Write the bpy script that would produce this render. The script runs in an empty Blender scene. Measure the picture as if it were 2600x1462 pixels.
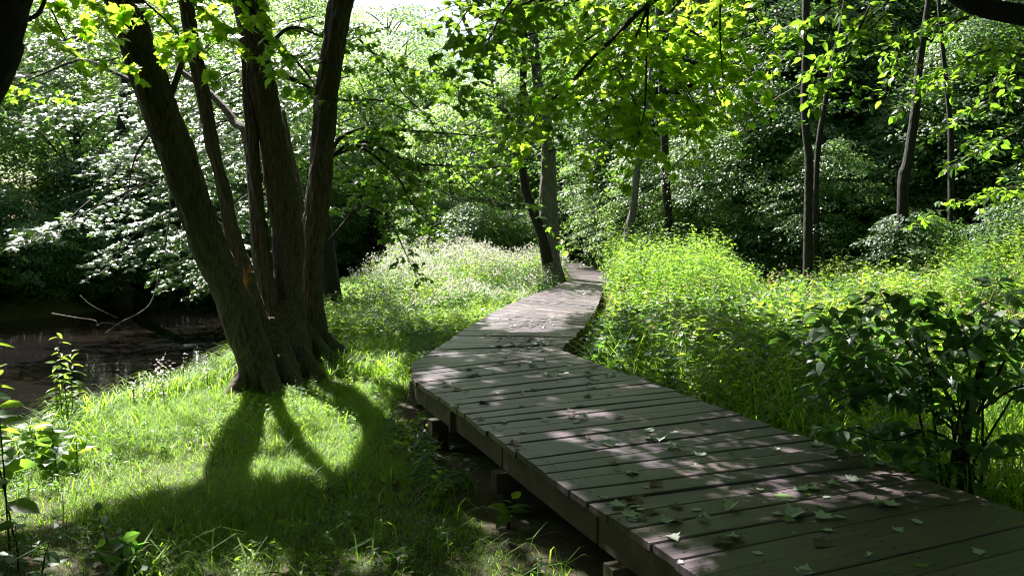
import bpy, math
import numpy as np
from mathutils import Vector

# ------------------------------------------------------------------ camera, sky, sun, exposure
sc = bpy.context.scene
W_, H_, FPX = 1024.0, 575.0, 800.0
CAM = np.array([0.0, 0.0, 2.0]); PITCH = math.radians(4.61)
cd = bpy.data.cameras.new("camera"); cam = bpy.data.objects.new("camera", cd)
sc.collection.objects.link(cam); sc.camera = cam
cd.sensor_width = 36.0; cd.lens = FPX / W_ * 36.0; cd.clip_end = 600; cd.clip_start = 0.05
cam.location = CAM; cam.rotation_euler = (math.radians(90) - PITCH, 0, 0)

SUN_EL, SUN_AZ = math.radians(50), math.radians(-34)      # azimuth measured from +Y towards +X
SUNDIR = np.array([math.sin(SUN_AZ) * math.cos(SUN_EL), math.cos(SUN_AZ) * math.cos(SUN_EL), math.sin(SUN_EL)])
world = bpy.data.worlds.new("World"); sc.world = world; world.use_nodes = True
nt = world.node_tree; bg = nt.nodes["Background"]
sky = nt.nodes.new("ShaderNodeTexSky"); sky.sky_type = 'NISHITA'; sky.sun_disc = False
sky.sun_elevation = SUN_EL; sky.sun_rotation = SUN_AZ; sky.dust_density = 2.5
nt.links.new(sky.outputs[0], bg.inputs[0]); bg.inputs[1].default_value = 0.052
sd = bpy.data.lights.new("sun", 'SUN'); sd.energy = 5.0; sd.angle = math.radians(0.53); sd.color = (1.0, 0.955, 0.89)
so = bpy.data.objects.new("sun", sd); sc.collection.objects.link(so)
so.rotation_euler = Vector(SUNDIR).to_track_quat('Z', 'Y').to_euler(); so.location = (0, 0, 40)
sc.view_settings.view_transform = 'Standard'; sc.view_settings.look = 'None'
sc.view_settings.gamma = 1.0; sc.view_settings.use_curve_mapping = False
sc.view_settings.exposure = 2.25
sc.render.engine = 'CYCLES'
sc.cycles.use_denoising = True
try:
    sc.cycles.denoiser = 'OPENIMAGEDENOISE'; sc.cycles.denoising_prefilter = 'ACCURATE'; sc.cycles.denoising_input_passes = 'RGB_ALBEDO_NORMAL'
except Exception: pass
sc.cycles.max_bounces = 5; sc.cycles.diffuse_bounces = 2; sc.cycles.glossy_bounces = 2; sc.cycles.transmission_bounces = 4
sc.cycles.caustics_reflective = False; sc.cycles.caustics_refractive = False
sc.cycles.sample_clamp_indirect = 6.0
sc.cycles.filter_width = 1.1

# ------------------------------------------------------------------ helpers
R = np.random.default_rng(7)
UP = np.array([0, 0, 1.0])
def ray(px, py):
    x = (px - W_ / 2) / FPX; y = (H_ / 2 - py) / FPX
    return np.array([x, math.cos(PITCH) + y * math.sin(PITCH), -math.sin(PITCH) + y * math.cos(PITCH)])
def P(px, py, z=0.0):            # where a sight line meets the level z
    d = ray(px, py); t = (z - CAM[2]) / d[2]; return CAM + d * t
def Q(px, py, dist):             # point at real distance dist (metres along +Y)
    d = ray(px, py); return CAM + d * (dist / d[1])
def nrm(v):
    return v / np.maximum(np.linalg.norm(v, axis=-1, keepdims=True), 1e-9)
def link(o):
    sc.collection.objects.link(o); return o
def tag(o, label=None, cat=None, group=None, kind=None):
    if label: o["label"] = label
    if cat: o["category"] = cat
    if group: o["group"] = group
    if kind: o["kind"] = kind
    return o
def empty(name, loc, label=None, cat=None, group=None):
    o = bpy.data.objects.new(name, None); o.location = loc; o.empty_display_size = 0.2
    return tag(link(o), label, cat, group)

def vnoise(x, y, f, seed=0):
    rr = np.random.default_rng(seed).random((64, 64)); x = x * f + 1000; y = y * f + 1000
    i = np.floor(x).astype(int); j = np.floor(y).astype(int); u = x - i; w = y - j
    u = u * u * (3 - 2 * u); w = w * w * (3 - 2 * w); g = lambda a, b: rr[a % 64, b % 64]
    return (g(i, j) * (1 - u) + g(i + 1, j) * u) * (1 - w) + (g(i, j + 1) * (1 - u) + g(i + 1, j + 1) * u) * w
class Geo:
    def __init__(s): s.v = []; s.t = []; s.n = 0; s.uv = []
    def add(s, v, t):
        v = np.asarray(v, float).reshape(-1, 3); t = np.asarray(t, int).reshape(-1, 3)
        s.v.append(v); s.t.append(t + s.n); s.n += len(v)
    def build(s, name, mat, parent=None, smooth=False, bake=True, jit=0):
        if not s.v: s.add([[0, 0, 0], [0.001, 0, 0], [0, 0.001, 0]], [[0, 1, 2]])
        v = np.concatenate(s.v); t = np.concatenate(s.t)
        if parent is not None and bake: v = v - np.array(parent.location)
        me = bpy.data.meshes.new(name)
        me.vertices.add(len(v)); me.vertices.foreach_set("co", v.astype(np.float32).ravel())
        me.loops.add(len(t) * 3); me.loops.foreach_set("vertex_index", t.astype(np.int32).ravel())
        me.polygons.add(len(t)); me.polygons.foreach_set("loop_start", np.arange(0, len(t) * 3, 3, dtype=np.int32))
        me.polygons.foreach_set("use_smooth", np.full(len(t), smooth))
        if s.uv:
            uvv = np.concatenate(s.uv); l = me.uv_layers.new(name="UVMap")
            l.data.foreach_set("uv", uvv[t.ravel()].astype(np.float32).ravel())
        me.update(calc_edges=True)
        me.materials.append(mat)
        o = bpy.data.objects.new(name, me); link(o)
        if parent is not None: o.parent = parent
        return o

def catmull(pts, n):
    p = np.asarray(pts, float)
    if len(p) == 2: u = np.linspace(0, 1, n)[:, None]; return p[0] * (1 - u) + p[1] * u
    k = len(p); u = np.linspace(0, k - 1, n); i = np.clip(u.astype(int), 0, k - 2); f = (u - i)[:, None]
    g = np.vstack([2 * p[0] - p[1], p, 2 * p[-1] - p[-2]])
    a, b, c, d = g[i], g[i + 1], g[i + 2], g[i + 3]
    return 0.5 * ((2 * b) + (c - a) * f + (2 * a - 5 * b + 4 * c - d) * f * f + (-a + 3 * b - 3 * c + d) * f ** 3)
def tube(G, pts, rad, sides=8, n=None, lump=0.0, cap=True, furrow=0.0):
    pts = np.asarray(pts, float); rad = np.asarray(rad, float)
    if n is None: n = max(3, len(pts) * 3)
    c = catmull(np.hstack([pts, rad[:, None]]), n); r = np.abs(c[:, 3]); c = c[:, :3]
    tn = nrm(np.gradient(c, axis=0)); ref = np.array([0.31, -0.95, 0.05])
    a = nrm(np.cross(tn, ref)); b = np.cross(tn, a)
    th = np.linspace(0, 2 * np.pi, sides, endpoint=False)
    rr = r[:, None] * np.ones(sides)
    if lump > 0:
        s = np.linspace(0, n * 0.35, n)[:, None]; ph = R.random(8) * 6.28
        rr = rr * (1 + lump * (0.5 * np.sin(2 * th + ph[0] + s * .6) + 0.35 * np.sin(3 * th + ph[1] - s * .9) + 0.3 * np.sin(5 * th + ph[2] + s * 1.7 + np.sin(s + ph[3])))
                   + lump * 0.35 * R.standard_normal((n, sides)) * (furrow == 0))
    if furrow > 0:
        arc = th[None] * rr / .045 + np.zeros((n, 1)); ss = np.concatenate([[0], np.cumsum(np.linalg.norm(np.diff(c, axis=0), axis=1))])[:, None] + 0 * arc
        tt_ = th[None] * (r.mean() / .03) + 0 * arc; wob = .8 * vnoise(tt_, ss, 1.0, 21)
        rdg = np.abs(vnoise(tt_ + wob, ss * 3.0, 1.0, 22) - .5) * 2; rdg2 = vnoise(tt_ * 2.3, ss * 9, 1.0, 23)
        rr = rr + furrow * (np.clip(rdg * 2.2, 0, 1) - .6) + furrow * .5 * (rdg2 - .5) + furrow * 1.2 * (vnoise(tt_ * .3, ss * 1.5, 1., 24) - .5)
    v = c[:, None] + rr[..., None] * (np.cos(th)[None, :, None] * a[:, None] + np.sin(th)[None, :, None] * b[:, None])
    i = np.arange(n - 1)[:, None] * sides; j = np.arange(sides)[None]; jn = (j + 1) % sides
    q0, q1, q2, q3 = (i + j), (i + jn), (i + sides + jn), (i + sides + j)
    t = np.concatenate([np.stack([q0, q1, q2], -1).reshape(-1, 3), np.stack([q0, q2, q3], -1).reshape(-1, 3)])
    v = v.reshape(-1, 3)
    if cap:
        v = np.vstack([v, c[0], c[-1]]); k = len(v); j = np.arange(sides)
        t = np.vstack([t, np.stack([(j + 1) % sides, j, np.full(sides, k - 2)], -1), np.stack([(n - 1) * sides + j, (n - 1) * sides + (j + 1) % sides, np.full(sides, k - 1)], -1)])
    G.add(v, t)
    return c, r

def fan(outline, c, drop=0.2):
    o = np.array(outline + [(x, -y) for x, y in outline[-2:0:-1]], float)
    v = np.vstack([[c[0], c[1]], o]); z = -drop * ((v[:, 0] - c[0]) ** 2 + 1.3 * v[:, 1] ** 2)
    z[0] = 0.0
    k = len(o); t = [(0, 1 + i, 1 + (i + 1) % k) for i in range(k)]
    return np.column_stack([v, z]), np.array(t)
T_MAPLE = fan([(0, 0), (-.10, .14), (-.10, .34), (.06, .32), (.17, .40), (.30, .58), (.38, .46), (.46, .30), (.62, .33), (.76, .14), (1, 0)], (.25, 0), .25)
T_MID = fan([(0, 0), (.12, .38), (.42, .50), (.48, .22), (1, 0)], (.3, 0), .25)
T_FAR = (np.array([(0, 0, 0), (.45, .42, -.08), (1, 0, -.06), (.45, -.42, -.08)], float), np.array([(0, 2, 1), (0, 3, 2)]))
def lance(w, arch=.3):
    v = [(0, 0, 0), (.3, 0, 0), (.68, 0, 0), (1, 0, 0), (.3, w, .05), (.68, w * .75, .05), (.3, -w, .05), (.68, -w * .75, .05)]
    v = np.array(v, float); v[:, 2] -= arch * v[:, 0] ** 2
    return v, np.array([(0, 1, 4), (1, 5, 4), (1, 2, 5), (2, 3, 5), (0, 6, 1), (1, 6, 7), (1, 7, 2), (2, 7, 3)])
T_LANCE = lance(.14); T_OVAL = lance(.30, .12); T_HERB = lance(.2, .28)

def leaves(G, pos, nor, fwd, size, T):
    if len(pos) == 0: return
    n = nrm(nor); t = nrm(fwd - n * np.sum(n * fwd, -1, keepdims=True)); b = np.cross(n, t)
    tv, tt = T; s = np.asarray(size).reshape(-1, 1, 1)
    v = pos[:, None] + s * (tv[None, :, 0:1] * t[:, None] + tv[None, :, 1:2] * b[:, None] + tv[None, :, 2:3] * n[:, None])
    k = len(tv); f = tt[None] + (np.arange(len(pos)) * k)[:, None, None]
    G.add(v.reshape(-1, 3), f.reshape(-1, 3))

def inpoly(x, y, poly):
    poly = np.asarray(poly); r = np.zeros(x.shape, bool); j = len(poly) - 1
    for i in range(len(poly)):
        xi, yi = poly[i]; xj, yj = poly[j]
        c = ((yi > y) != (yj > y)) & (x < (xj - xi) * (y - yi) / (yj - yi + 1e-12) + xi); r ^= c; j = i
    return r
def px_poly(pts, z=0.0): return [tuple(P(a, b, z)[:2]) for a, b in pts]


# gaps shaped in the crowns so sun falls on chosen ground (ground coordinates)
LIT = [px_poly([(-60, 535), (-60, 440), (40, 428), (130, 405), (250, 378), (300, 372), (400, 366), (402, 425), (388, 456), (330, 482), (270, 478), (195, 478), (120, 492), (60, 520)]),
       px_poly([(480, 338), (565, 338), (612, 290), (640, 262), (570, 240), (420, 262), (425, 292), (490, 312)], .45),
       px_poly([(610, 338), (640, 318), (740, 322), (820, 352), (900, 350), (960, 440), (1150, 470), (1500, 300), (1100, 285), (800, 282), (650, 278), (600, 285)], .6)]
def lit_prob(x, y):
    """share of the leaves left out of the shading crowns above a sunlit patch"""
    p = np.zeros(x.shape)
    for poly in LIT: p = np.maximum(p, inpoly(x, y, poly) * 1.0)
    n = vnoise(x + 0.35 * vnoise(x, y, 2.3, 5), y, 2.0, 3); n2 = vnoise(x, y, 4.5, 9)
    dap = ((0.45 * n + 0.55 * n2) > np.where(y < 4.6, .585, .615)) * 1.0                      # small dapples elsewhere
    dap *= (x > -0.9)
    shade_in = ((0.6 * n + 0.4 * n2) > 0.70) * 1.0                    # bits of shade inside the sunny patches
    return np.where(p > 0, 1.0 - 0.8 * shade_in * (y < 11), dap)
def sun_ground(pos, z=0.3):
    k = (pos[:, 2] - z) / SUNDIR[2]
    return pos[:, 0] - SUNDIR[0] * k, pos[:, 1] - SUNDIR[1] * k
SUNLIT_BOUGHS = [(7.4, -1.0, 3.6, 2.9, 5.2, .94), (6.5, -4.4, -1.0, 2.6, 4.8, .9), (8.1, 2.4, 4.0, 2.9, 4.8, .7), (10.0, 4.0, 6.5, 2.6, 5.2, .5), (12, -3.5, .5, 2.0, 5.5, .75)]
def cull_lit(pos, jit=0.07):
    drop = np.zeros(len(pos))
    for (py_, x0, x1, z0, z1, pr_) in SUNLIT_BOUGHS:      # leave the lower boughs in the sun
        k = (pos[:, 1] - py_) / SUNDIR[1]; xx = pos[:, 0] - SUNDIR[0] * k; zz = pos[:, 2] - SUNDIR[2] * k
        drop = np.maximum(drop, pr_ * ((k > .4) & (xx > x0) & (xx < x1) & (zz > z0) & (zz < z1)))
    return (R.random(len(pos)) >= drop) & cull_ground(pos, jit)
def cull_ground(pos, jit=0.07):
    x, y = sun_ground(pos); x = x + R.normal(0, jit, len(x)); y = y + R.normal(0, jit, len(y))
    return R.random(len(x)) >= lit_prob(x, y)

# ------------------------------------------------------------------ materials
def mat(name):
    m = bpy.data.materials.new(name); m.use_nodes = True; nt = m.node_tree
    return m, nt, nt.nodes, nt.links, nt.nodes["Principled BSDF"], nt.nodes["Material Output"]
def leaf_mat(name, a, b, trans, rough=.42, tw=.45, spec=.5, per_object=False, patch=None):
    m, nt, N, L, B, O = mat(name)
    g = N.new("ShaderNodeNewGeometry"); ramp = N.new("ShaderNodeMixRGB"); ramp.inputs[1].default_value = (*a, 1); ramp.inputs[2].default_value = (*b, 1)
    if per_object:
        g2 = N.new("ShaderNodeObjectInfo"); L.new(g2.outputs["Random"], ramp.inputs[0])
    else: L.new(g.outputs["Random Per Island"], ramp.inputs[0])
    src_, tsrc = ramp.outputs[0], None
    if patch:                                   # patches of different species
        tc = N.new("ShaderNodeTexCoord"); pn = N.new("ShaderNodeTexNoise"); pn.inputs["Scale"].default_value = 1.1; pn.inputs["Detail"].default_value = 4; L.new(tc.outputs["Object"], pn.inputs[0])
        pr = N.new("ShaderNodeValToRGB"); pr.color_ramp.elements[0].position = .46; pr.color_ramp.elements[1].position = .56; L.new(pn.outputs[0], pr.inputs[0])
        pm = N.new("ShaderNodeMixRGB"); L.new(pr.outputs[0], pm.inputs[0]); L.new(src_, pm.inputs[1]); pm.inputs[2].default_value = (*patch[0], 1); src_ = pm.outputs[0]
    L.new(src_, B.inputs["Base Color"]); B.inputs["Roughness"].default_value = rough; B.inputs["Specular IOR Level"].default_value = spec
    T = N.new("ShaderNodeBsdfTranslucent"); mul = N.new("ShaderNodeMixRGB"); mul.inputs[1].default_value = (*trans, 1)
    mul.inputs[2].default_value = (trans[0] * .65, trans[1] * .8, trans[2] * .7, 1)
    L.new(g.outputs["Random Per Island"], mul.inputs[0]); tout = mul.outputs[0]
    if patch:
        pt = N.new("ShaderNodeMixRGB"); L.new(pr.outputs[0], pt.inputs[0]); L.new(tout, pt.inputs[1]); pt.inputs[2].default_value = (*patch[1], 1); tout = pt.outputs[0]
    L.new(tout, T.inputs[0])
    X = N.new("ShaderNodeMixShader"); X.inputs[0].default_value = tw
    L.new(B.outputs[0], X.inputs[1]); L.new(T.outputs[0], X.inputs[2]); L.new(X.outputs[0], O.inputs[0])
    return m
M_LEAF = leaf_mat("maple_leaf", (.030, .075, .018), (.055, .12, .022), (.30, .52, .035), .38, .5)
M_SUNLEAF = leaf_mat("sunlit_maple_leaf", (.05, .11, .018), (.08, .14, .02), (.52, .78, .05), .40, .62)  # sun's glow through the leaves put into a brighter, yellower colour
M_FARLEAF = leaf_mat("wood_leaf", (.045, .10, .042), (.08, .14, .05), (.42, .62, .13), .38, .5, .5)
M_GLINT = leaf_mat("glossy_maple_leaf", (.05, .11, .035), (.09, .16, .05), (.36, .58, .08), .30, .45, .85)
M_DARKLEAF = leaf_mat("shaded_wood_leaf", (.03, .075, .03), (.06, .11, .035), (.22, .40, .05), .5, .45, .35)  # darker copy of the wood leaf: shade of the wood put into colour
M_SHRUBLEAF = leaf_mat("shrub_leaf", (.035, .07, .045), (.07, .12, .065), (.22, .44, .05), .45, .45)
M_HERB = leaf_mat("herb_leaf", (.055, .13, .02), (.11, .18, .03), (.46, .66, .05), .45, .5, patch=((.03, .085, .035), (.16, .34, .05)))
M_BRIGHT = leaf_mat("jewelweed_leaf", (.07, .17, .03), (.11, .20, .04), (.45, .70, .06), .5, .5)
M_GRASS = leaf_mat("grass_blade", (.06, .15, .015), (.13, .21, .03), (.48, .74, .04), .55, .5, .3)
M_STRAW = leaf_mat("dry_grass", (.30, .24, .12), (.42, .36, .2), (.5, .42, .2), .6, .3)
M_SEED_GLITTER = leaf_mat("seed_head_glitter", (.42, .37, .34), (.62, .57, .52), (.6, .55, .48), .6, .35)
ML_LIT = leaf_mat("dead_leaf", (.07, .045, .03), (.17, .125, .09), (.12, .08, .04), .7, .15)
def bark_mat(name, a, b, scale=1.0):
    m, nt, N, L, B, O = mat(name)
    tc = N.new("ShaderNodeTexCoord"); mp = N.new("ShaderNodeMapping"); mp.inputs["Scale"].default_value = (14 * scale, 14 * scale, 2.2 * scale)
    n1 = N.new("ShaderNodeTexNoise"); n1.inputs["Scale"].default_value = 3.0; n1.inputs["Detail"].default_value = 8; n1.inputs["Roughness"].default_value = .65
    n2 = N.new("ShaderNodeTexNoise"); n2.inputs["Scale"].default_value = 1.4; n2.inputs["Detail"].default_value = 4
    L.new(tc.outputs["Object"], mp.inputs[0]); L.new(mp.outputs[0], n1.inputs[0]); L.new(tc.outputs["Object"], n2.inputs[0])
    r = N.new("ShaderNodeValToRGB"); r.color_ramp.elements[0].position = .35; r.color_ramp.elements[0].color = (*[c * .2 for c in a], 1)
    r.color_ramp.elements[1].position = .62; r.color_ramp.elements[1].color = (*a, 1)
    L.new(n1.outputs[0], r.inputs[0]); x = N.new("ShaderNodeMixRGB"); x.inputs[2].default_value = (*b, 1)
    r2 = N.new("ShaderNodeValToRGB"); r2.color_ramp.elements[0].position = .48; r2.color_ramp.elements[1].position = .66; r2.color_ramp.elements[1].color = (.65, .65, .65, 1)
    L.new(n2.outputs[0], r2.inputs[0]); L.new(r2.outputs[0], x.inputs[0]); L.new(r.outputs[0], x.inputs[1]); L.new(x.outputs[0], B.inputs["Base Color"])
    B.inputs["Roughness"].default_value = .85
    bp = N.new("ShaderNodeBump"); bp.inputs["Strength"].default_value = 1.0; bp.inputs["Distance"].default_value = .05
    L.new(n1.outputs[0], bp.inputs["Height"]); L.new(bp.outputs[0], B.inputs["Normal"])
    return m
M_BARK = bark_mat("maple_bark", (.16, .132, .105), (.085, .10, .06))
M_GREYBARK = bark_mat("grey_bark", (.24, .22, .21), (.15, .15, .13))
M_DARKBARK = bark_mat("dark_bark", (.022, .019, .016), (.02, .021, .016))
M_TWIG = bark_mat("twig_bark", (.07, .055, .04), (.05, .045, .03), 3)
M_PALETWIG = bark_mat("dead_twig", (.38, .33, .29), (.28, .25, .21), 3)
def noise_mat(name, stops, scale, detail=8, rough=.9, bump=.3, dist=.02, rough2=.6):
    m, nt, N, L, B, O = mat(name)
    tc = N.new("ShaderNodeTexCoord"); n1 = N.new("ShaderNodeTexNoise"); n1.inputs["Scale"].default_value = scale; n1.inputs["Detail"].default_value = detail; n1.inputs["Roughness"].default_value = rough2
    L.new(tc.outputs["Object"], n1.inputs[0]); r = N.new("ShaderNodeValToRGB")
    while len(r.color_ramp.elements) < len(stops): r.color_ramp.elements.new(.5)
    for e, (p, c) in zip(r.color_ramp.elements, stops): e.position = p; e.color = (*c, 1)
    L.new(n1.outputs[0], r.inputs[0]); L.new(r.outputs[0], B.inputs["Base Color"]); B.inputs["Roughness"].default_value = rough
    bp = N.new("ShaderNodeBump"); bp.inputs["Strength"].default_value = bump; bp.inputs["Distance"].default_value = dist
    L.new(n1.outputs[0], bp.inputs["Height"]); L.new(bp.outputs[0], B.inputs["Normal"])
    return m
M_SOIL = noise_mat("soil", [(.3, (.035, .026, .02)), (.5, (.07, .055, .035)), (.62, (.035, .05, .015)), (.75, (.085, .066, .055))], 5, 10, .95, .8, .05)
M_MUD = noise_mat("forest_litter", [(.3, (.10, .08, .075)), (.55, (.2, .165, .155)), (.75, (.3, .25, .24))], 9, 10, .8, .8, .04)
M_WOUND = noise_mat("split_wood", [(.3, (.22, .07, .02)), (.7, (.55, .24, .08))], 14, 8, .8, .8, .03)

def deck_mat():
    m, nt, N, L, B, O = mat("weathered_plank")
    uv = N.new("ShaderNodeUVMap"); g = N.new("ShaderNodeNewGeometry")
    mp = N.new("ShaderNodeMapping"); mp.inputs["Scale"].default_value = (1.1, 34, 1)
    add = N.new("ShaderNodeVectorMath"); add.operation = 'ADD'
    sc_ = N.new("ShaderNodeVectorMath"); sc_.operation = 'SCALE'; sc_.inputs[3].default_value = 37.0
    cmb = N.new("ShaderNodeCombineXYZ"); L.new(g.outputs["Random Per Island"], cmb.inputs[0]); L.new(g.outputs["Random Per Island"], cmb.inputs[1])
    L.new(cmb.outputs[0], sc_.inputs[0]); L.new(uv.outputs[0], add.inputs[0]); L.new(sc_.outputs[0], add.inputs[1]); L.new(add.outputs[0], mp.inputs[0])
    n1 = N.new("ShaderNodeTexNoise"); n1.inputs["Scale"].default_value = 2.2; n1.inputs["Detail"].default_value = 9; n1.inputs["Roughness"].default_value = .62; n1.inputs["Distortion"].default_value = .4
    L.new(mp.outputs[0], n1.inputs[0])
    n2 = N.new("ShaderNodeTexNoise"); n2.inputs["Scale"].default_value = 2.3; n2.inputs["Detail"].default_value = 5; L.new(add.outputs[0], n2.inputs[0])
    r = N.new("ShaderNodeValToRGB"); e = r.color_ramp.elements; e[0].position = .3; e[0].color = (.015, .012, .016, 1); e[1].position = .64; e[1].color = (.110, .085, .112, 1)
    L.new(n1.outputs[0], r.inputs[0])
    x = N.new("ShaderNodeMixRGB"); x.blend_type = 'MULTIPLY'; x.inputs[0].default_value = 1.0
    r3 = N.new("ShaderNodeValToRGB"); e = r3.color_ramp.elements; e[0].position = 0; e[0].color = (.45, .45, .48, 1); e[1].position = 1; e[1].color = (1.3, 1.2, 1.1, 1)
    L.new(g.outputs["Random Per Island"], r3.inputs[0]); L.new(r.outputs[0], x.inputs[1]); L.new(r3.outputs[0], x.inputs[2])
    y = N.new("ShaderNodeMixRGB"); y.inputs[2].default_value = (.13, .105, .075, 1)
    r4 = N.new("ShaderNodeValToRGB"); r4.color_ramp.elements[0].position = .52; r4.color_ramp.elements[1].position = .75; r4.color_ramp.elements[1].color = (.5, .5, .5, 1)
    L.new(n2.outputs[0], r4.inputs[0]); L.new(r4.outputs[0], y.inputs[0]); L.new(x.outputs[0], y.inputs[1]); L.new(y.outputs[0], B.inputs["Base Color"])
    mpc = N.new("ShaderNodeMapping"); mpc.inputs["Scale"].default_value = (1.6, 75, 1); L.new(add.outputs[0], mpc.inputs[0])
    nc = N.new("ShaderNodeTexNoise"); nc.inputs["Scale"].default_value = 1.0; nc.inputs["Detail"].default_value = 3; L.new(mpc.outputs[0], nc.inputs[0])
    rc = N.new("ShaderNodeValToRGB"); rc.color_ramp.elements[0].position = .30; rc.color_ramp.elements[0].color = (.12, .11, .11, 1); rc.color_ramp.elements[1].position = .38; rc.color_ramp.elements[1].color = (1, 1, 1, 1)
    L.new(nc.outputs[0], rc.inputs[0]); mc = N.new("ShaderNodeMixRGB"); mc.blend_type = 'MULTIPLY'; mc.inputs[0].default_value = 1.0
    L.new(y.outputs[0], mc.inputs[1]); L.new(rc.outputs[0], mc.inputs[2]); L.new(mc.outputs[0], B.inputs["Base Color"])
    rr = N.new("ShaderNodeMapRange"); rr.inputs[3].default_value = .30; rr.inputs[4].default_value = .52; L.new(n1.outputs[0], rr.inputs[0]); L.new(rr.outputs[0], B.inputs["Roughness"])
    bp = N.new("ShaderNodeBump"); bp.inputs["Strength"].default_value = .35; bp.inputs["Distance"].default_value = .008
    L.new(n1.outputs[0], bp.inputs["Height"]); L.new(bp.outputs[0], B.inputs["Normal"])
    return m
M_DECK = deck_mat()
M_BEAM = noise_mat("timber_beam", [(.3, (.025, .02, .013)), (.55, (.07, .052, .034)), (.75, (.12, .09, .055))], 4, 9, .8, .5, .01)
M_NAIL = noise_mat("nail_iron", [(.3, (.01, .009, .008)), (.7, (.03, .025, .02))], 30)
def water_mat():
    m, nt, N, L, B, O = mat("stream_water")
    tc = N.new("ShaderNodeTexCoord"); mp = N.new("ShaderNodeMapping"); mp.inputs["Scale"].default_value = (.12, .9, 1); mp.inputs["Rotation"].default_value = (0, 0, .1)
    n1 = N.new("ShaderNodeTexNoise"); n1.inputs["Scale"].default_value = 1.0; n1.inputs["Detail"].default_value = 6
    L.new(tc.outputs["Object"], mp.inputs[0]); L.new(mp.outputs[0], n1.inputs[0])
    r = N.new("ShaderNodeValToRGB"); e = r.color_ramp.elements; e[0].position = .47; e[0].color = (.006, .005, .005, 1); e[1].position = .68; e[1].color = (.012, .009, .007, 1)
    L.new(n1.outputs[0], r.inputs[0]); L.new(r.outputs[0], B.inputs["Base Color"])
    B.inputs["Roughness"].default_value = .06; B.inputs["IOR"].default_value = 1.33; B.inputs["Specular IOR Level"].default_value = .5
    n2 = N.new("ShaderNodeTexNoise"); n2.inputs["Scale"].default_value = 3.0; n2.inputs["Detail"].default_value = 3
    m2 = N.new("ShaderNodeMapping"); m2.inputs["Scale"].default_value = (.6, 1.6, 1); L.new(tc.outputs["Object"], m2.inputs[0]); L.new(m2.outputs[0], n2.inputs[0])
    bp = N.new("ShaderNodeBump"); bp.inputs["Strength"].default_value = .12; bp.inputs["Distance"].default_value = .05
    L.new(n2.outputs[0], bp.inputs["Height"]); L.new(bp.outputs[0], B.inputs["Normal"])
    return m
M_WATER = water_mat()

# ------------------------------------------------------------------ ground and stream
NB = np.array([(-20, -7.5), (0, -6), (5, -5), (6.8, -4.5), (8.3, -4.55), (8.75, -4.3), (9.8, -4.2), (11, -3.9), (14, -4.3), (20, -5.2), (27, -5.5), (32, -4.7), (40, -2.5), (50, 2), (70, 12), (120, 30)])
FB = np.array([(-20, -18), (15, -15), (21, -13.4), (24, -12.4), (26.5, -10.5), (30, -9.6), (45, -9), (52, -4), (70, 4), (120, 20)])
def near_bank(y): return np.interp(y, NB[:, 0], NB[:, 1]) + .12 * np.sin(y * 2.1) * (y > 5.5)
def far_bank(y): return np.interp(y, FB[:, 0], FB[:, 1]) + .3 * np.sin(y * .9)
def sstep(t): t = np.clip(t, 0, 1); return t * t * (3 - 2 * t)
def gz(x, y):
    x = np.asarray(x, float); y = np.asarray(y, float)
    z = .10 * (vnoise(x, y, .35, 1) - .5) + .05 * (vnoise(x, y, 1.3, 2) - .5)
    z = z + 0.45 * sstep((x - 5) / 7) * sstep((y - 4) / 8) + .5 * sstep((y - 22) / 20) * sstep((x + 3) / 6)
    inw = sstep((near_bank(y) + .25 - x) / .9) * sstep((x - far_bank(y) + .3) / 1.4)
    z = z + .35 * sstep((far_bank(y) - x) / 5) + 2.0 * sstep((far_bank(y) - x - 3) / 25)
    return z * (1 - inw) - 1.35 * inw
xs = np.unique(np.concatenate([np.linspace(-150, -20, 30), np.arange(-20, -7, .5), np.arange(-7, 8, .13), np.arange(8, 20, .5), np.linspace(20, 150, 30)]))
ys = np.unique(np.concatenate([np.linspace(-60, -2, 14), np.arange(-2, 14, .15), np.arange(14, 60, .5), np.linspace(60, 260, 30)]))
X, Y = np.meshgrid(xs, ys); Z = gz(X, Y); nx, ny = len(xs), len(ys)
G = Geo(); i = np.arange(ny - 1)[:, None] * nx; j = np.arange(nx - 1)[None]; q = i + j
G.add(np.stack([X, Y, Z], -1), np.concatenate([np.stack([q, q + 1, q + nx + 1], -1).reshape(-1, 3), np.stack([q, q + nx + 1, q + nx], -1).reshape(-1, 3)]))
tag(G.build("ground", M_SOIL, smooth=True), kind="structure")
G = Geo(); G.add([(-60, -30, -.55), (60, -30, -.55), (60, 130, -.55), (-60, 130, -.55)], [(0, 1, 2), (0, 2, 3)])
tag(G.build("water", M_WATER), kind="structure")

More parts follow.
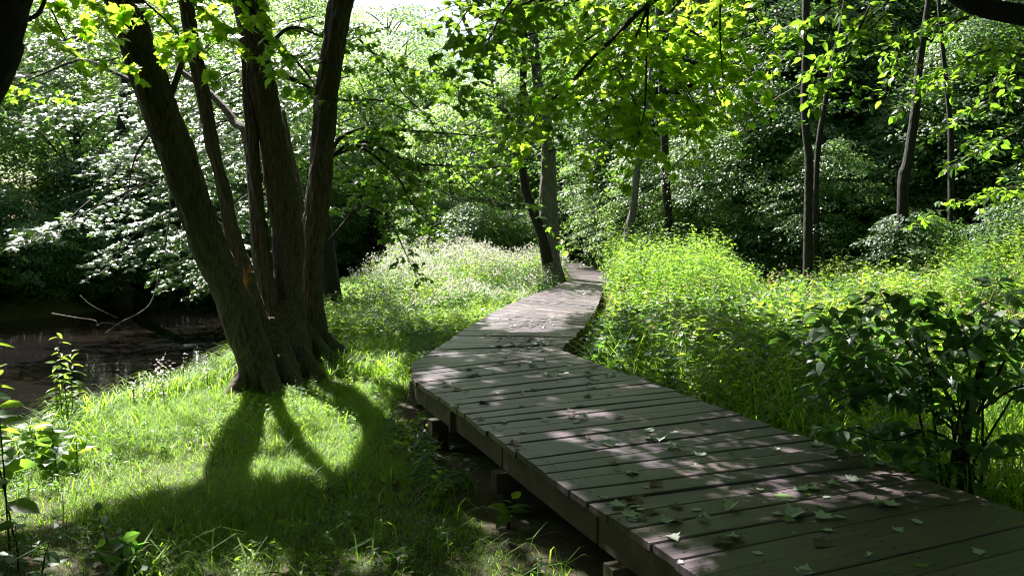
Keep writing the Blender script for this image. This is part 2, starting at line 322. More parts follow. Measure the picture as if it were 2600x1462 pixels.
# ------------------------------------------------------------------ boardwalk
DZ = .5
dirn = np.array([-.367, .930]); side = np.array([.930, .367])
R0 = P(560, 350, DZ)[:2]; Wd = 1.95
RUNG = []                                    # (left xy, right xy)
for lp, rp in [((3.6, -3.6), (5.45, -2.8)), ((2.75, -1.55), (4.6, -.75)), ((1.55, 1.45), (3.42, 2.27)), ((.72, 3.48), (2.57, 4.30)), ((.30, 4.46), (2.27, 5.14)), ((.09, 5.02), (1.92, 5.86)), ((-.30, 6.02), (1.57, 6.86)), ((-.74, 7.10), (1.05, 8.15)), ((-.95, 7.62), (.83, 8.73)), ((-1.06, 8.22), (.60, 9.32))]:
    RUNG.append((np.array(lp), np.array(rp)))
for lp, rp in [((411.5, 363), (559.5, 349.2)), ((433, 350), (565, 344)), ((463, 330), (577, 334)), ((494, 311.5), (589, 320)), ((520, 299), (597, 306)), ((548, 288.5), (602, 293)), ((566, 281.5), (608, 284.5)), ((571, 278), (613, 278.5)), ((568, 272), (606, 271.5)), ((564, 266), (588, 265.5)), ((562, 262.3), (580, 262)), ((565, 259.5), (578, 259.3)), ((575, 257.5), (587, 257.5))]:
    RUNG.append((P(*lp, DZ)[:2], P(*rp, DZ)[:2]))
Lc = np.array([a for a, b in RUNG]); Rc = np.array([b for a, b in RUNG])
nn = 900
def dens(c):
    p = c.copy(); q_ = catmull(np.column_stack([p, np.zeros(len(p))]), nn)[:, :2]
    lin = np.column_stack([np.interp(np.linspace(0, len(p) - 1, nn), np.arange(len(p)), p[:, k]) for k in (0, 1)])
    return .6 * lin + .4 * q_
Ld, Rd = dens(Lc), dens(Rc); mid = (Ld + Rd) / 2
s = np.concatenate([[0], np.cumsum(np.linalg.norm(np.diff(mid, axis=0), axis=1))])
def at_s(c, t): return np.column_stack([np.interp(t, s, c[:, 0]), np.interp(t, s, c[:, 1])])
PW = .186; npl = int(s[-1] / PW); edges = np.linspace(0, s[-1], npl + 1)
eL, eR = at_s(Ld, edges), at_s(Rd, edges)
deck_root = empty("boardwalk", (float(R0[0]), float(R0[1]), 0), "long weathered grey plank boardwalk bending through the greenery", "boardwalk")
Gp = Geo(); nails = Geo()
for k in range(npl):
    g = .0045 + .003 * R.random()
    l0 = eL[k] + (eL[k + 1] - eL[k]) * (g / PW); l1 = eL[k + 1] - (eL[k + 1] - eL[k]) * (g / PW)
    r0 = eR[k] + (eR[k + 1] - eR[k]) * (g / PW); r1 = eR[k + 1] - (eR[k + 1] - eR[k]) * (g / PW)
    wv = nrm(r0 - l0); exl = R.normal(0, .008); exr = R.normal(0, .012)
    l0, l1 = l0 - wv * exl, l1 - wv * (exl + R.normal(0, .002)); r0, r1 = r0 + wv * exr, r1 + wv * exr
    zt = DZ + R.normal(0, .0025); tilt = R.normal(0, .0025); n_ = 9
    u = np.linspace(0, 1, n_); bow = .004 * R.normal() * np.sin(u * math.pi)
    ch = .006                                  # worn edge
    rows = []
    for (f, dz) in [(0, -.038), (0, -ch), (ch / PW, 0), (1 - ch / PW, 0), (1, -ch), (1, -.038)]:
        a = l0 * (1 - f) + l1 * f; b = r0 * (1 - f) + r1 * f
        xy = a[None] * (1 - u[:, None]) + b[None] * u[:, None]
        rows.append(np.column_stack([xy, zt + dz + bow + tilt * (f - .5)]))
    v = np.concatenate(rows); t = []
    for rI in range(6):
        rJ = (rI + 1) % 6
        for c in range(n_ - 1): a0, a1, b0, b1 = rI * n_ + c, rI * n_ + c + 1, rJ * n_ + c, rJ * n_ + c + 1; t += [(a0, a1, b1), (a0, b1, b0)]
    for c in (0, n_ - 1):
        ids = [rI * n_ + c for rI in range(6)]
        for m_ in range(1, 5): t.append((ids[0], ids[m_ + 1], ids[m_]) if c == 0 else (ids[0], ids[m_], ids[m_ + 1]))
    Gp.add(v, t); ln = np.linalg.norm(r0 - l0)
    Gp.uv.append(np.column_stack([np.tile(u * ln, 6), np.repeat([0, .0, .01, .17, .18, .18], n_)]))
    if k < 90:
        for uu in (.045, .5, .955):
            for ff in (.28, .72):
                c = (l0 * (1 - ff) + l1 * ff) * (1 - uu) + (r0 * (1 - ff) + r1 * ff) * uu + R.normal(0, .004, 2)
                th = np.arange(6) * math.pi / 3; rr_ = .008
                vv = np.column_stack([c[0] + rr_ * np.cos(th), c[1] + rr_ * np.sin(th), np.full(6, zt + .0015 + bow[int(uu * 8)])])
                nails.add(vv, [(0, 1, 2), (0, 2, 3), (0, 3, 4), (0, 4, 5)])
Gp.build("decking", M_DECK, deck_root)
tag(nails.build("nail_heads", M_NAIL, deck_root), kind="stuff")
def ribbon_beam(c, off, z0, z1, th, i0, i1):
    g = Geo(); idx = np.linspace(i0, i1, max(4, (i1 - i0) // 8)).astype(int); cc = c[idx]; tn = nrm(np.gradient(cc, axis=0)); nv = np.column_stack([tn[:, 1], -tn[:, 0]])
    a = cc + nv * off; b = cc + nv * (off + th); n_ = len(cc); one = np.ones(n_)[:, None]
    sag = (.004 * np.sin(np.arange(n_) * .7))[:, None]
    v = np.vstack([np.hstack([a, one * z1 + sag]), np.hstack([b, one * z1 + sag]), np.hstack([b, one * z0 + sag]), np.hstack([a, one * z0 + sag])])
    t = []
    for r_ in range(4):
        rj = (r_ + 1) % 4
        for k in range(n_ - 1): t += [(r_ * n_ + k, r_ * n_ + k + 1, rj * n_ + k + 1), (r_ * n_ + k, rj * n_ + k + 1, rj * n_ + k)]
    for k in (0, n_ - 1): t += [(k, n_ + k, 2 * n_ + k), (k, 2 * n_ + k, 3 * n_ + k)]
    g.add(v, t); return g
for c, sg in ((Ld, 1), (Rd, -1)):
    step = 75
    for i0 in range(0, 880, step):
        th = .045 * sg; off = .03 * sg
        ribbon_beam(c, off, DZ - .215, DZ - .046, th, i0, min(i0 + step - 1, 899)).build("edge_beam", M_BEAM, deck_root)
def box(G, c, u, v, w):                       # c centre, half vectors
    c, u, v, w = map(np.asarray, (c, u, v, w)); vs = [c + a * u + b * v + d * w for a in (-1, 1) for b in (-1, 1) for d in (-1, 1)]
    G.add(vs, [(0, 1, 3), (0, 3, 2), (4, 6, 7), (4, 7, 5), (0, 4, 5), (0, 5, 1), (2, 3, 7), (2, 7, 6), (0, 2, 6), (0, 6, 4), (1, 5, 7), (1, 7, 3)])
for t_ in np.arange(1.3, s[-1] - 1, 1.7):
    a, b = at_s(Ld, [t_])[0], at_s(Rd, [t_])[0]; wv = nrm(b - a); al = np.array([-wv[1], wv[0]])
    a2, b2 = a - wv * .05, b + wv * .03; c = (a2 + b2) / 2; hl = np.linalg.norm(b2 - a2) / 2
    g = Geo(); box(g, (*c, DZ - .217 - .075), (*(wv * hl), 0), (*(al * .05), 0), (0, 0, .07)); g.build("cross_beam", M_BEAM, deck_root)
    for e_, sg in ((a2, 1), (b2, -1)):
        pc = e_ + wv * .1 * sg; zb = float(gz(pc[0], pc[1])) - .1; g = Geo()
        box(g, (*pc, (zb + DZ - .364) / 2), (*(wv * .05), 0), (*(al * .05), 0), (0, 0, (DZ - .364 - zb) / 2)); g.build("support_post", M_BEAM, deck_root)
g = Geo()
for t_ in np.arange(4.9, 13, 6.1):
    a = at_s(Ld, [t_])[0]; b = at_s(Ld, [t_ + .1])[0]; al = nrm(b - a); wv = np.array([al[1], -al[0]])
    g = Geo(); box(g, (*(a + wv * .008), DZ - .14), (*(wv * .02), 0), (*(al * .022), 0), (0, 0, .09)); g.build("joint_cleat", M_BEAM, deck_root)

def on_deck(x, y, m=.05):
    ix = np.clip(np.searchsorted(s, np.zeros_like(x)), 0, 0)
    poly = np.vstack([Ld[::6], Rd[::-6]]); c = inpoly(x, y, poly)
    if m > 0:
        for dx, dy in ((m, 0), (-m, 0), (0, m), (0, -m)): c |= inpoly(x + dx, y + dy, poly)
    return c

# ------------------------------------------------------------------ boughs, crowns
def bough(Gw, Gl, ctrl, r0, r1, sp=.16, tl=.6, s0=.15, lsize=.09, T=T_MAPLE, sub=2, droop=.35, lsp=.055, flat=.6, sides=6, side_bias=0, upb=0., hang=1.2, cull=None, nbias=None):
    ctrl = np.asarray(ctrl, float); L_ = np.sum(np.linalg.norm(np.diff(ctrl, axis=0), axis=1)); n = max(8, int(L_ / .12))
    c, r = tube(Gw, ctrl, np.linspace(r0, r1, len(ctrl)), sides, n)
    tn = nrm(np.gradient(c, axis=0)); pos, nor, fw = [], [], []
    def twig(p, d, ln, rad, depth):
        m = max(3, int(ln / .09)); k = np.linspace(0, 1, m); dd = nrm(d)
        wig = R.normal(0, .03 * ln, 3)
        pts = p + ln * k[:, None] * dd + np.outer(k ** 2, -UP * droop * ln * .5 + UP * upb * ln) + np.outer(np.sin(k * 3.1), wig)
        tube(Gw, pts, rad * (1 - .75 * k), 3, m, cap=False)
        tv = nrm(np.gradient(pts, axis=0)); tot = max(2, int(ln / lsp)); kk = R.uniform(.15 if depth else .3, 1, tot); kk[0] = 1
        a = np.column_stack([np.interp(kk, k, pts[:, q]) for q in range(3)]); t2 = np.column_stack([np.interp(kk, k, tv[:, q]) for q in range(3)])
        lat = nrm(np.cross(t2, UP)) * R.choice([-1, 1], (tot, 1)); f_ = nrm(t2 * .5 + lat * R.uniform(.3, 1, (tot, 1)) - UP * R.uniform(0, hang, (tot, 1)))
        pos.append(a + f_ * .03); fw.append(f_); nor.append(UP + R.normal(0, flat, (tot, 3)) + lat * .25)
        if depth > 0:
            for q in np.linspace(.25, .9, int(max(1, ln / .2))):
                pp = np.array([np.interp(q, k, pts[:, w]) for w in range(3)]); la = nrm(np.cross(dd, UP)) * R.choice([-1, 1])
                twig(pp, dd * .6 + la * .8 + R.normal(0, .15, 3), ln * (1 - q * .5) * .5, rad * .5, depth - 1)
    k = s0 * L_; sg = 1; cum = np.linspace(0, L_, n)
    while k < L_:
        p = np.array([np.interp(k, cum, c[:, w]) for w in range(3)]); d = np.array([np.interp(k, cum, tn[:, w]) for w in range(3)])
        la = nrm(np.cross(d, UP) + 1e-6) * sg; f = k / L_
        twig(p, d * .55 + la * R.uniform(.5, 1) + R.normal(0, .2, 3) + UP * .05, tl * (1 - .55 * f) * R.uniform(.6, 1.15), max(.0025, r1 * .8), sub - 1)
        sg = -sg if side_bias == 0 else side_bias; k += sp * R.uniform(.6, 1.4)
    twig(c[-1], tn[-1], tl * .5, max(.003, r1), 1)
    pos, nor, fw = np.vstack(pos), np.vstack(nor), np.vstack(fw)
    if nbias is not None: nor = nor + np.array(nbias)
    if cull is not None: kk_ = cull(pos); pos, nor, fw = pos[kk_], nor[kk_], fw[kk_]
    leaves(Gl, pos, nor, fw, lsize * R.uniform(.55, 1.15, len(pos)), T)
    return c

def sprays(Gl, C, rad, M, lsize, T=T_FAR, axis=None, flat=.3, droop=.5, cull=None, tilt=.8):
    """flat layered sprays of leaves round the points C; axis = the trunk line (x, y) they reach out from"""
    N = len(C); out = nrm(np.column_stack([C[:, :2] - (np.zeros(2) if axis is None else axis), np.zeros(N)]) + 1e-6)
    az = R.uniform(0, 6.283, (N, M)); rr = np.sqrt(R.random((N, M))) * rad.reshape(-1, 1)
    d = np.stack([np.cos(az), np.sin(az), np.zeros_like(az)], -1)
    el = 1.0 + .35 * np.abs(np.sum(d * out[:, None], -1))
    p = C[:, None] + d * (rr * el)[..., None]; outd = np.sum((p - C[:, None]) * out[:, None], -1)
    p[..., 2] += -droop * rr ** 2 / np.maximum(rad, .1).reshape(-1, 1) * .6 - .3 * outd + R.normal(0, .05, (N, M)) * (rad.reshape(-1, 1) + .3)
    nor = UP + out[:, None] * tilt * R.uniform(0, 1.6, (N, M, 1)) + R.normal(0, flat, (N, M, 3)); f = d * .7 + out[:, None] * .6 - UP * .3 + R.normal(0, .3, (N, M, 3))
    p = p.reshape(-1, 3); nor = nor.reshape(-1, 3); f = f.reshape(-1, 3)
    if cull is not None: k = cull(p); p, nor, f = p[k], nor[k], f[k]
    leaves(Gl, p, nor, f, lsize * R.uniform(.6, 1.2, len(p)), T)

def proto_tree(name, mleaf, h, rad, z0, nsp, M, lsize, trunk_r, lean=(0, 0), shape=.6, loc=(0, 0, 0), wood=None, T=T_FAR, stemmy=True):
    root = empty(name, loc)
    Gw = Geo(); k = np.linspace(0, 1, 6)
    tp = np.column_stack([lean[0] * k ** 1.3 + R.normal(0, .05, 6) * h * .08, lean[1] * k ** 1.3 + R.normal(0, .05, 6) * h * .08, k * h * .93 - .15]); tp[0, :2] = 0
    c, r = tube(Gw, tp, trunk_r * (1.15 - 1.0 * k) + .012, 9, 22, lump=.08); Gw.v[0][:9] = Gw.v[0][:9] * np.array([1.3, 1.3, 1])
    Gl, Gb = Geo(), Geo()
    zz = z0 + (h - z0) * R.random(nsp) ** .85; f = (zz - z0) / (h - z0); prof = np.sin(np.clip(f * (1 - shape * .3) + .12, 0, 1) * math.pi) ** .6
    az = R.uniform(0, 6.283, nsp); lob = 1 + .25 * np.sin(az * 3 + zz * 1.3) + .15 * np.sin(az * 5 - zz * 2)
    rr = rad * prof * lob * R.uniform(.35, 1, nsp) ** .6
    C = np.column_stack([rr * np.cos(az), rr * np.sin(az), zz]); C[:, 0] += np.interp(zz, tp[:, 2], tp[:, 0]); C[:, 1] += np.interp(zz, tp[:, 2], tp[:, 1])
    if stemmy:
        for q in R.choice(nsp, min(nsp, 30), False):
            e = C[q]; zb = max(z0 * .75, e[2] - rr[q] * .7); b = np.array([np.interp(zb, tp[:, 2], tp[:, 0]), np.interp(zb, tp[:, 2], tp[:, 1]), zb])
            m_ = (b + e) / 2 + np.array([0, 0, .12 * rr[q]]); tube(Gb, [b, m_, e], [trunk_r * .28, trunk_r * .16, .008], 4, 8, cap=False)
    sprays(Gl, C, R.uniform(.45, 1.0, nsp) * rad * .28, M, lsize, T, axis=np.array([lean[0] * .5, lean[1] * .5]))
    Gw.build("trunk", wood or M_DARKBARK, root, smooth=True, bake=False)
    if Gb.v: Gb.build("branches", wood or M_DARKBARK, root, smooth=True, bake=False)
    Gl.build("crown", mleaf, root, bake=False)
    return root
def copy_thing(src, loc, rz, scl, label, cat, group=None):
    r = src.copy(); link(r); r.location = loc; r.rotation_euler = (0, 0, rz); r.scale = scl
    for ch in src.children:
        c = ch.copy(); link(c); c.parent = r
    tag(r, label, cat, group); return r
exec_first = {}
def place(src, x, y, rz, s_, label, cat, group=None, z=None, sz=None):
    loc = (x, y, float(gz(x, y)) - .05 if z is None else z); scl = (s_, s_, sz or s_)
    if src.name not in exec_first:
        exec_first[src.name] = 1; src.location = loc; src.rotation_euler = (0, 0, rz); src.scale = scl; return tag(src, label, cat, group)
    return copy_thing(src, loc, rz, scl, label, cat, group)

# ------------------------------------------------------------------ the many-stemmed maple by the stream
clump = empty("maple_tree", (-2.7, 10.2, 0), "big dark maple with several trunks fanning out from one base by the stream", "tree")
def stem(name, pts, dist, mat_=M_BARK, sides=56, lump=.05, n=None, top=None, parent=clump, smooth=True):
    """pts: (px, py, half width in px); dist: distance, or (bottom, top)"""
    d0, d1 = dist if isinstance(dist, tuple) else (dist, dist); k = len(pts); w = []; rr_ = []
    for q, (a, b, r_) in enumerate(pts):
        d = d0 + (d1 - d0) * q / (k - 1); w.append(Q(a, b, d)); rr_.append(r_ * d / FPX)
    if top is not None:
        for (tx, ty, tz, tr) in top: w.append(np.array([tx, ty, tz])); rr_.append(tr)
    g = Geo(); L_ = np.sum(np.linalg.norm(np.diff(np.array(w), axis=0), axis=1)); tube(g, w, rr_, sides, n or int(L_ / (.045 if sides > 30 else .07)) + 6, lump, furrow=(.023 if sides > 30 else 0))
    return g.build(name, mat_, parent, smooth=smooth)
stem("trunk", [(263, 402, 13), (256, 361, 17), (245, 331, 18), (228, 287, 16), (208, 244, 16.5), (182, 168, 16.5), (157, 101, 17), (135, 34, 15.5), (124, 0, 15)], (9.3, 9.0), top=[(-4.9, 8.6, 5.6, .14), (-5.5, 8.4, 7.5, .09), (-5.9, 8.2, 9.5, .04)])
stem("trunk", [(282, 396, 19), (268, 345, 15), (253, 302, 9), (242, 262, 7.5), (235, 244, 7.2), (222, 185, 6), (212, 143, 6.2), (205, 101, 6), (194, 48, 6.5), (190, 20, 6.5)], (9.9, 10.0), top=[(-4.2, 10.2, 5.8, .07), (-4.4, 10.6, 8, .03)])
stem("trunk", [(292, 384, 20), (279, 335, 15), (267, 286, 8), (256, 197, 6.5), (252, 135, 6), (250, 101, 5.8), (247, 40, 5.5)], (10.4, 10.6), top=[(-3.6, 10.8, 5.6, .06), (-3.6, 11.2, 8, .03)])
stem("trunk", [(300, 380, 26), (292, 340, 20), (288, 290, 14.5), (288, 244, 14.5), (283, 202, 14.5), (272, 135, 13), (258, 67, 13.5), (246, 0, 13.5)], (10.8, 10.6), top=[(-3.9, 10.4, 6, .15), (-4.3, 10.2, 8.2, .08), (-4.5, 10, 10, .03)])
stem("trunk", [(312, 362, 25), (309, 335, 19), (310, 290, 13), (313, 244, 11.3), (321, 168, 11), (326, 101, 10.8), (340, 10, 11), (346, -20, 11)], (11.3, 11.0), top=[(-2.0, 10.8, 6.5, .12), (-1.6, 10.6, 8.5, .07), (-1.2, 10.5, 10.5, .03)])
stem("limb", [(262, 330, 6), (249, 152, 4.5), (234, 121, 4), (212, 95, 3.5), (180, 70, 2.5)], (10.7, 11.5), sides=10)
stem("limb", [(306, 300, 5), (300, 202, 3.5), (290, 150, 3), (283, 110, 2)], (11.6, 12.2), sides=10)
stem("limb", [(166, 108, 3.5), (180, 68, 3.0), (185, 46, 2.5), (192, 32, 2)], (9.1, 9.4), sides=8)
# broken stub with the orange wound
stem("broken_stub", [(268, 350, 9), (258, 305, 6.5), (250, 282, 5.5), (248, 272, 5.0)], (9.75, 9.7), sides=14, lump=.12)
g = Geo(); c = Q(248, 274, 9.70)
for k in range(16):
    a_ = k * .3927; q0 = c + np.array([.045 * math.cos(a_), .045 * math.sin(a_), -.10 - .05 * R.random()]); tube(g, [q0, q0 + [.0, 0, .08], q0 + [R.normal(0, .008), R.normal(0, .008), R.uniform(.13, .24)]], [.016, .013, .002], 5, 6)
tube(g, [c + [.0, -.045, -.16], c + [-.005, -.055, -.08], c + [0, -.04, .02]], [.008, .026, .012], 7, 10, .2)
tag(g.build("split_wood", M_WOUND, clump, smooth=True), label="orange broken wood at the top of the stub")
# fused wood and roots between the trunks
for (cx, cy, r0, ht) in [(-2.92, 9.75, .30, .85), (-2.95, 10.45, .36, 1.0), (-2.98, 11.1, .40, .9)]:
    g = Geo(); tube(g, [(cx, cy, -.2), (cx, cy, .1), (cx - .02, cy, ht * .5), (cx - .04, cy + .05, ht)], [r0 * 1.2, r0, r0 * .8, r0 * .25], 48, 30, .08, furrow=.016); g.build("root_flare", M_BARK, clump, smooth=True)
for (x0, y0, x1, y1, r0) in [(-2.85, 9.2, -2.6, 8.8, .11), (-2.8, 9.5, -2.35, 9.25, .10), (-3.05, 9.2, -3.3, 8.9, .10), (-2.75, 10.2, -2.3, 9.9, .13), (-2.7, 10.8, -2.25, 10.7, .15), (-2.65, 11.1, -2.2, 11.3, .16), (-2.75, 11.4, -2.4, 11.8, .14), (-3.3, 10.6, -3.8, 10.4, .13)]:
    g = Geo(); tube(g, [(x0, y0, .42), ((x0 * 2 + x1) / 3, (y0 * 2 + y1) / 3, .17), ((x0 + x1 * 2) / 3, (y0 + y1 * 2) / 3, .05), (x1, y1, -.09)], [r0 * .7, r0, r0 * .75, r0 * .35], 16, 18, .1); g.build("root", M_BARK, clump, smooth=True)
# drooping boughs on the right of the clump
Gw, Gl = Geo(), Geo()
def B(pts, dist, **k):
    d0, d1 = dist if isinstance(dist, tuple) else (dist, dist); n = len(pts)
    return bough(Gw, Gl, [Q(a, b, d0 + (d1 - d0) * q / (n - 1)) for q, (a, b) in enumerate(pts)], **k)
lk = dict(cull=cull_ground, lsize=.115, T=T_MID, sp=.15, tl=.8, lsp=.035)
B([(320, 170), (338, 140), (350, 132), (370, 128), (400, 130), (430, 132), (460, 134), (505, 139)], (11.2, 12.5), r0=.035, r1=.008, s0=.12, **lk)
B([(322, 165), (340, 150), (352, 142), (372, 143), (400, 158), (425, 164), (460, 166), (497, 168)], (11.2, 11.8), r0=.03, r1=.007, s0=.15, **lk)
B([(350, 143), (370, 152), (385, 165), (400, 180), (410, 200), (425, 218), (445, 232)], (11.4, 12.6), r0=.025, r1=.005, s0=.2, **lk)
B([(335, 155), (365, 146), (395, 165), (420, 180), (450, 195), (470, 205)], (11.3, 13), r0=.02, r1=.005, s0=.2, **lk)
B([(330, 240), (345, 222), (358, 206), (375, 210), (392, 225), (402, 245), (410, 262)], (14, 13), r0=.035, r1=.006, s0=.2, **lk)
B([(268, 40), (285, 50), (300, 65), (315, 85), (335, 120)], (10.5, 11.5), r0=.03, r1=.006, s0=.2, **lk)
B([(272, 72), (300, 82), (315, 90), (345, 100), (380, 100), (420, 115)], (10.7, 12), r0=.035, r1=.006, s0=.2, **lk)
B([(268, 47), (285, 30), (300, 28), (325, 38), (350, 44), (390, 60)], (10.6, 12), r0=.03, r1=.006, s0=.2, **lk)
B([(360, 40), (385, 66), (400, 90), (425, 115), (450, 150)], (13, 14), r0=.02, r1=.006, s0=.05, **lk)
for a in range(10):
    x0 = R.uniform(350, 500); y0 = R.uniform(70, 200); B([(x0 - 30, y0 - 25), (x0, y0), (x0 + 30, y0 + 8), (x0 + 60, y0 + 35)], (13, 14.5), r0=.012, r1=.004, s0=.02, **lk)
# boughs hanging over the water to the left
lk2 = dict(cull=cull_ground, lsize=.11, T=T_MID, sp=.15, tl=.9, lsp=.04)
B([(140, 85), (110, 70), (80, 60), (40, 75), (5, 90)], (9.3, 10.5), r0=.03, r1=.006, s0=.2, **lk2)
B([(163, 115), (145, 140), (134, 160), (128, 190)], (9.3, 9.8), r0=.02, r1=.006, s0=.4, **{**lk2, 'tl': .35, 'sp': .4})
tag(Gw.build("boughs", M_TWIG, clump, smooth=True)); Gl.build("foliage", M_LEAF, clump)
# unseen crowns above the picture, shaped to shade the foreground and leave sunny gaps
def shade_canopy(root, cx, cy, cz, rx, ry, rz, nsp, M=60, lsize=.15, m=M_LEAF, name="crown"):
    u = nrm(R.standard_normal((nsp, 3))) * R.random((nsp, 1)) ** (1 / 2.4); C = u * np.array([rx, ry, rz]) + np.array([cx, cy, cz])
    ok = C[:, 2] > 2.6 + .295 * np.maximum(C[:, 1] + .4, 0) + .6; C = C[ok]
    gl, gw = Geo(), Geo()
    for q in range(0, len(C), 9):
        e = C[q]; b = np.array([cx, cy, min(e[2] - .4, cz)]) * .5 + e * .5; b[2] = min(b[2], e[2])
        if (sun_ground(((b + e) / 2)[None])[1][0]) < 5.6: tube(gw, [b, (b + e) / 2 + [0, 0, .1], e], [.03, .02, .008], 4, 6, cap=False)
    sprays(gl, C, R.uniform(.35, .75, len(C)), M, lsize, T_FAR, axis=np.array([cx, cy]), cull=cull_lit)
    gl.build(name, m, root)
    if gw.v: gw.build("branches", M_TWIG, root, smooth=True)
shade_canopy(clump, -2.3, 9.6, 8.2, 6.2, 5.2, 3.0, 1500)
shade_canopy(clump, .8, 14.2, 8.6, 3.6, 3.2, 1.8, 750)  # unseen crown patch added to shade the front of the meadow
shade_canopy(clump, -4.2, 16.5, 9.4, 3.4, 3.2, 1.6, 450)  # unseen crown patch added to shade the weeds on the left

# ------------------------------------------------------------------ overhanging maple on the right (its trunk stands outside the picture)
over = empty("maple_tree", (6.6, 5.2, float(gz(6.6, 5.2))), "maple reaching its bright yellow-green boughs over the boardwalk from the top right", "tree")
g = Geo(); tube(g, [(6.6, 5.2, -.2), (6.5, 5.3, 1.5), (6.2, 5.5, 3.2), (5.6, 5.9, 5), (5.2, 6.3, 7.5), (5.0, 6.5, 10)], [.30, .24, .21, .18, .12, .04], 18, 60, .05); g.build("trunk", M_BARK, over, smooth=True)
g = Geo(); tube(g, [(6.25, 5.4, 2.9), Q(1024, 18, 6.0) + [0, 0, .02], Q(985, 8, 6.1), Q(950, -8, 6.2), (2.4, 7.0, 4.9), Q(668, -6, 7.4) + [.1, 0, .12], Q(649, 4, 7.4)], [.13, .075, .062, .055, .05, .03, .026], 10, 60, .05); g.build("limb", M_DARKBARK, over, smooth=True)
Gw, Gl = Geo(), Geo()
ok_ = dict(lsize=.098, T=T_MAPLE, lsp=.042)
B([(649, 4), (635, 15), (620, 32), (607, 44), (595, 55), (582, 70), (569, 84), (553, 99), (540, 110), (535, 118)], (7.4, 7.1), r0=.026, r1=.006, s0=.08, sp=.13, tl=.85, **ok_)
B([(648, 8), (639, 29), (630, 49), (618, 68), (607, 68), (598, 58)], (7.4, 7.6), r0=.016, r1=.005, s0=.2, sp=.14, tl=.6, **ok_)
B([(648, 6), (647, 38), (646, 76), (645, 107), (640, 130), (634, 150)], (7.4, 7.2), r0=.014, r1=.004, s0=.15, sp=.14, tl=.55, **ok_)
B([(721, -20), (720, 20), (721, 55), (724, 92)], (7.0, 7.0), r0=.012, r1=.004, s0=.1, sp=.14, tl=.5, **ok_)
B([(618, 70), (628, 88), (636, 105), (640, 122)], (7.6, 7.7), r0=.008, r1=.004, s0=.1, sp=.12, tl=.4, **ok_)
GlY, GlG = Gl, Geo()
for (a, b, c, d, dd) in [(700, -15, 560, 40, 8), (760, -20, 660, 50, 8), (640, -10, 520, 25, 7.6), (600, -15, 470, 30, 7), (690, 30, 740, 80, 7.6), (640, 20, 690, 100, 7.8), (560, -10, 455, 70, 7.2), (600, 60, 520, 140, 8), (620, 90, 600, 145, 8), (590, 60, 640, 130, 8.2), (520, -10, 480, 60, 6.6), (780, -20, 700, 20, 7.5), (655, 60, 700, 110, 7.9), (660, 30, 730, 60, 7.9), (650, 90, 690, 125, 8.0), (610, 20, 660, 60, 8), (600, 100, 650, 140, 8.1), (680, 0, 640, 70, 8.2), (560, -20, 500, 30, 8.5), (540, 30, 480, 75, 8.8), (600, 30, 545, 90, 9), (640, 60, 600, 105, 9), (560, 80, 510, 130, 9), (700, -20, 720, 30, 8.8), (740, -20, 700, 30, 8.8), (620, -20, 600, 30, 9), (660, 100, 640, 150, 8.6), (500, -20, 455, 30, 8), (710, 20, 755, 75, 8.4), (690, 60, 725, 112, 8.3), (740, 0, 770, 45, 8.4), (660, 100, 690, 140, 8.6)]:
    Gl = GlG if c < 535 else GlY  # boughs on the left take the deeper green, as less lit
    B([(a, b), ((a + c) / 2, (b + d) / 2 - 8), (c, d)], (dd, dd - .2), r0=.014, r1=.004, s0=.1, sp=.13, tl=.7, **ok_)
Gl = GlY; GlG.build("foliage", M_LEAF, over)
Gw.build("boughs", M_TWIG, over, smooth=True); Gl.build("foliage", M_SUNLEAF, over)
shade_canopy(over, 4.6, 7.6, 8.6, 6.8, 6.0, 3.2, 1700)  # unseen crown overhead, its gaps shaped to dapple the near deck

# broad-leaved boughs, top right
lind = empty("linden_tree", (9.5, 9.2, float(gz(9.5, 9.2))), "linden with broad leaves hanging in at the top right corner", "tree")
g = Geo(); tube(g, [(9.5, 9.2, -.2), (9.4, 9.3, 3), (9.0, 9.6, 6), (8.6, 9.8, 10)], [.22, .18, .14, .05], 16, 40, .05); g.build("trunk", M_DARKBARK, lind, smooth=True)
Gw, Gl = Geo(), Geo(); bk = dict(lsize=.12, T=T_OVAL, sp=.12, tl=.6, lsp=.04, r1=.004, s0=.1)
for pts, dd in [([(860, -15), (830, 8), (805, 22), (785, 36)], 8), ([(900, -10), (880, 20), (858, 40), (845, 55)], 8.2), ([(870, 5), (850, 48), (833, 72), (822, 90)], 8.1), ([(905, -8), (880, 5), (868, 22)], 8.2), ([(1040, 60), (990, 50), (950, 70), (915, 95)], 9.5), ([(1040, 120), (1000, 140), (960, 160)], 10), ([(1010, -10), (960, 20), (905, 35), (890, 70)], 10), ([(1040, 20), (1000, 90), (940, 130)], 10.5), ([(1050, 180), (1000, 190), (930, 215)], 11)]:
    B(pts, (dd, dd - .1), r0=.014, **bk)
Gw.build("boughs", M_TWIG, lind, smooth=True); Gl.build("foliage", M_LEAF, lind)
shade_canopy(lind, 9.0, 11.5, 9.0, 5.2, 4.8, 2.6, 800)  # unseen crown out of frame, shaped to shade the ground below

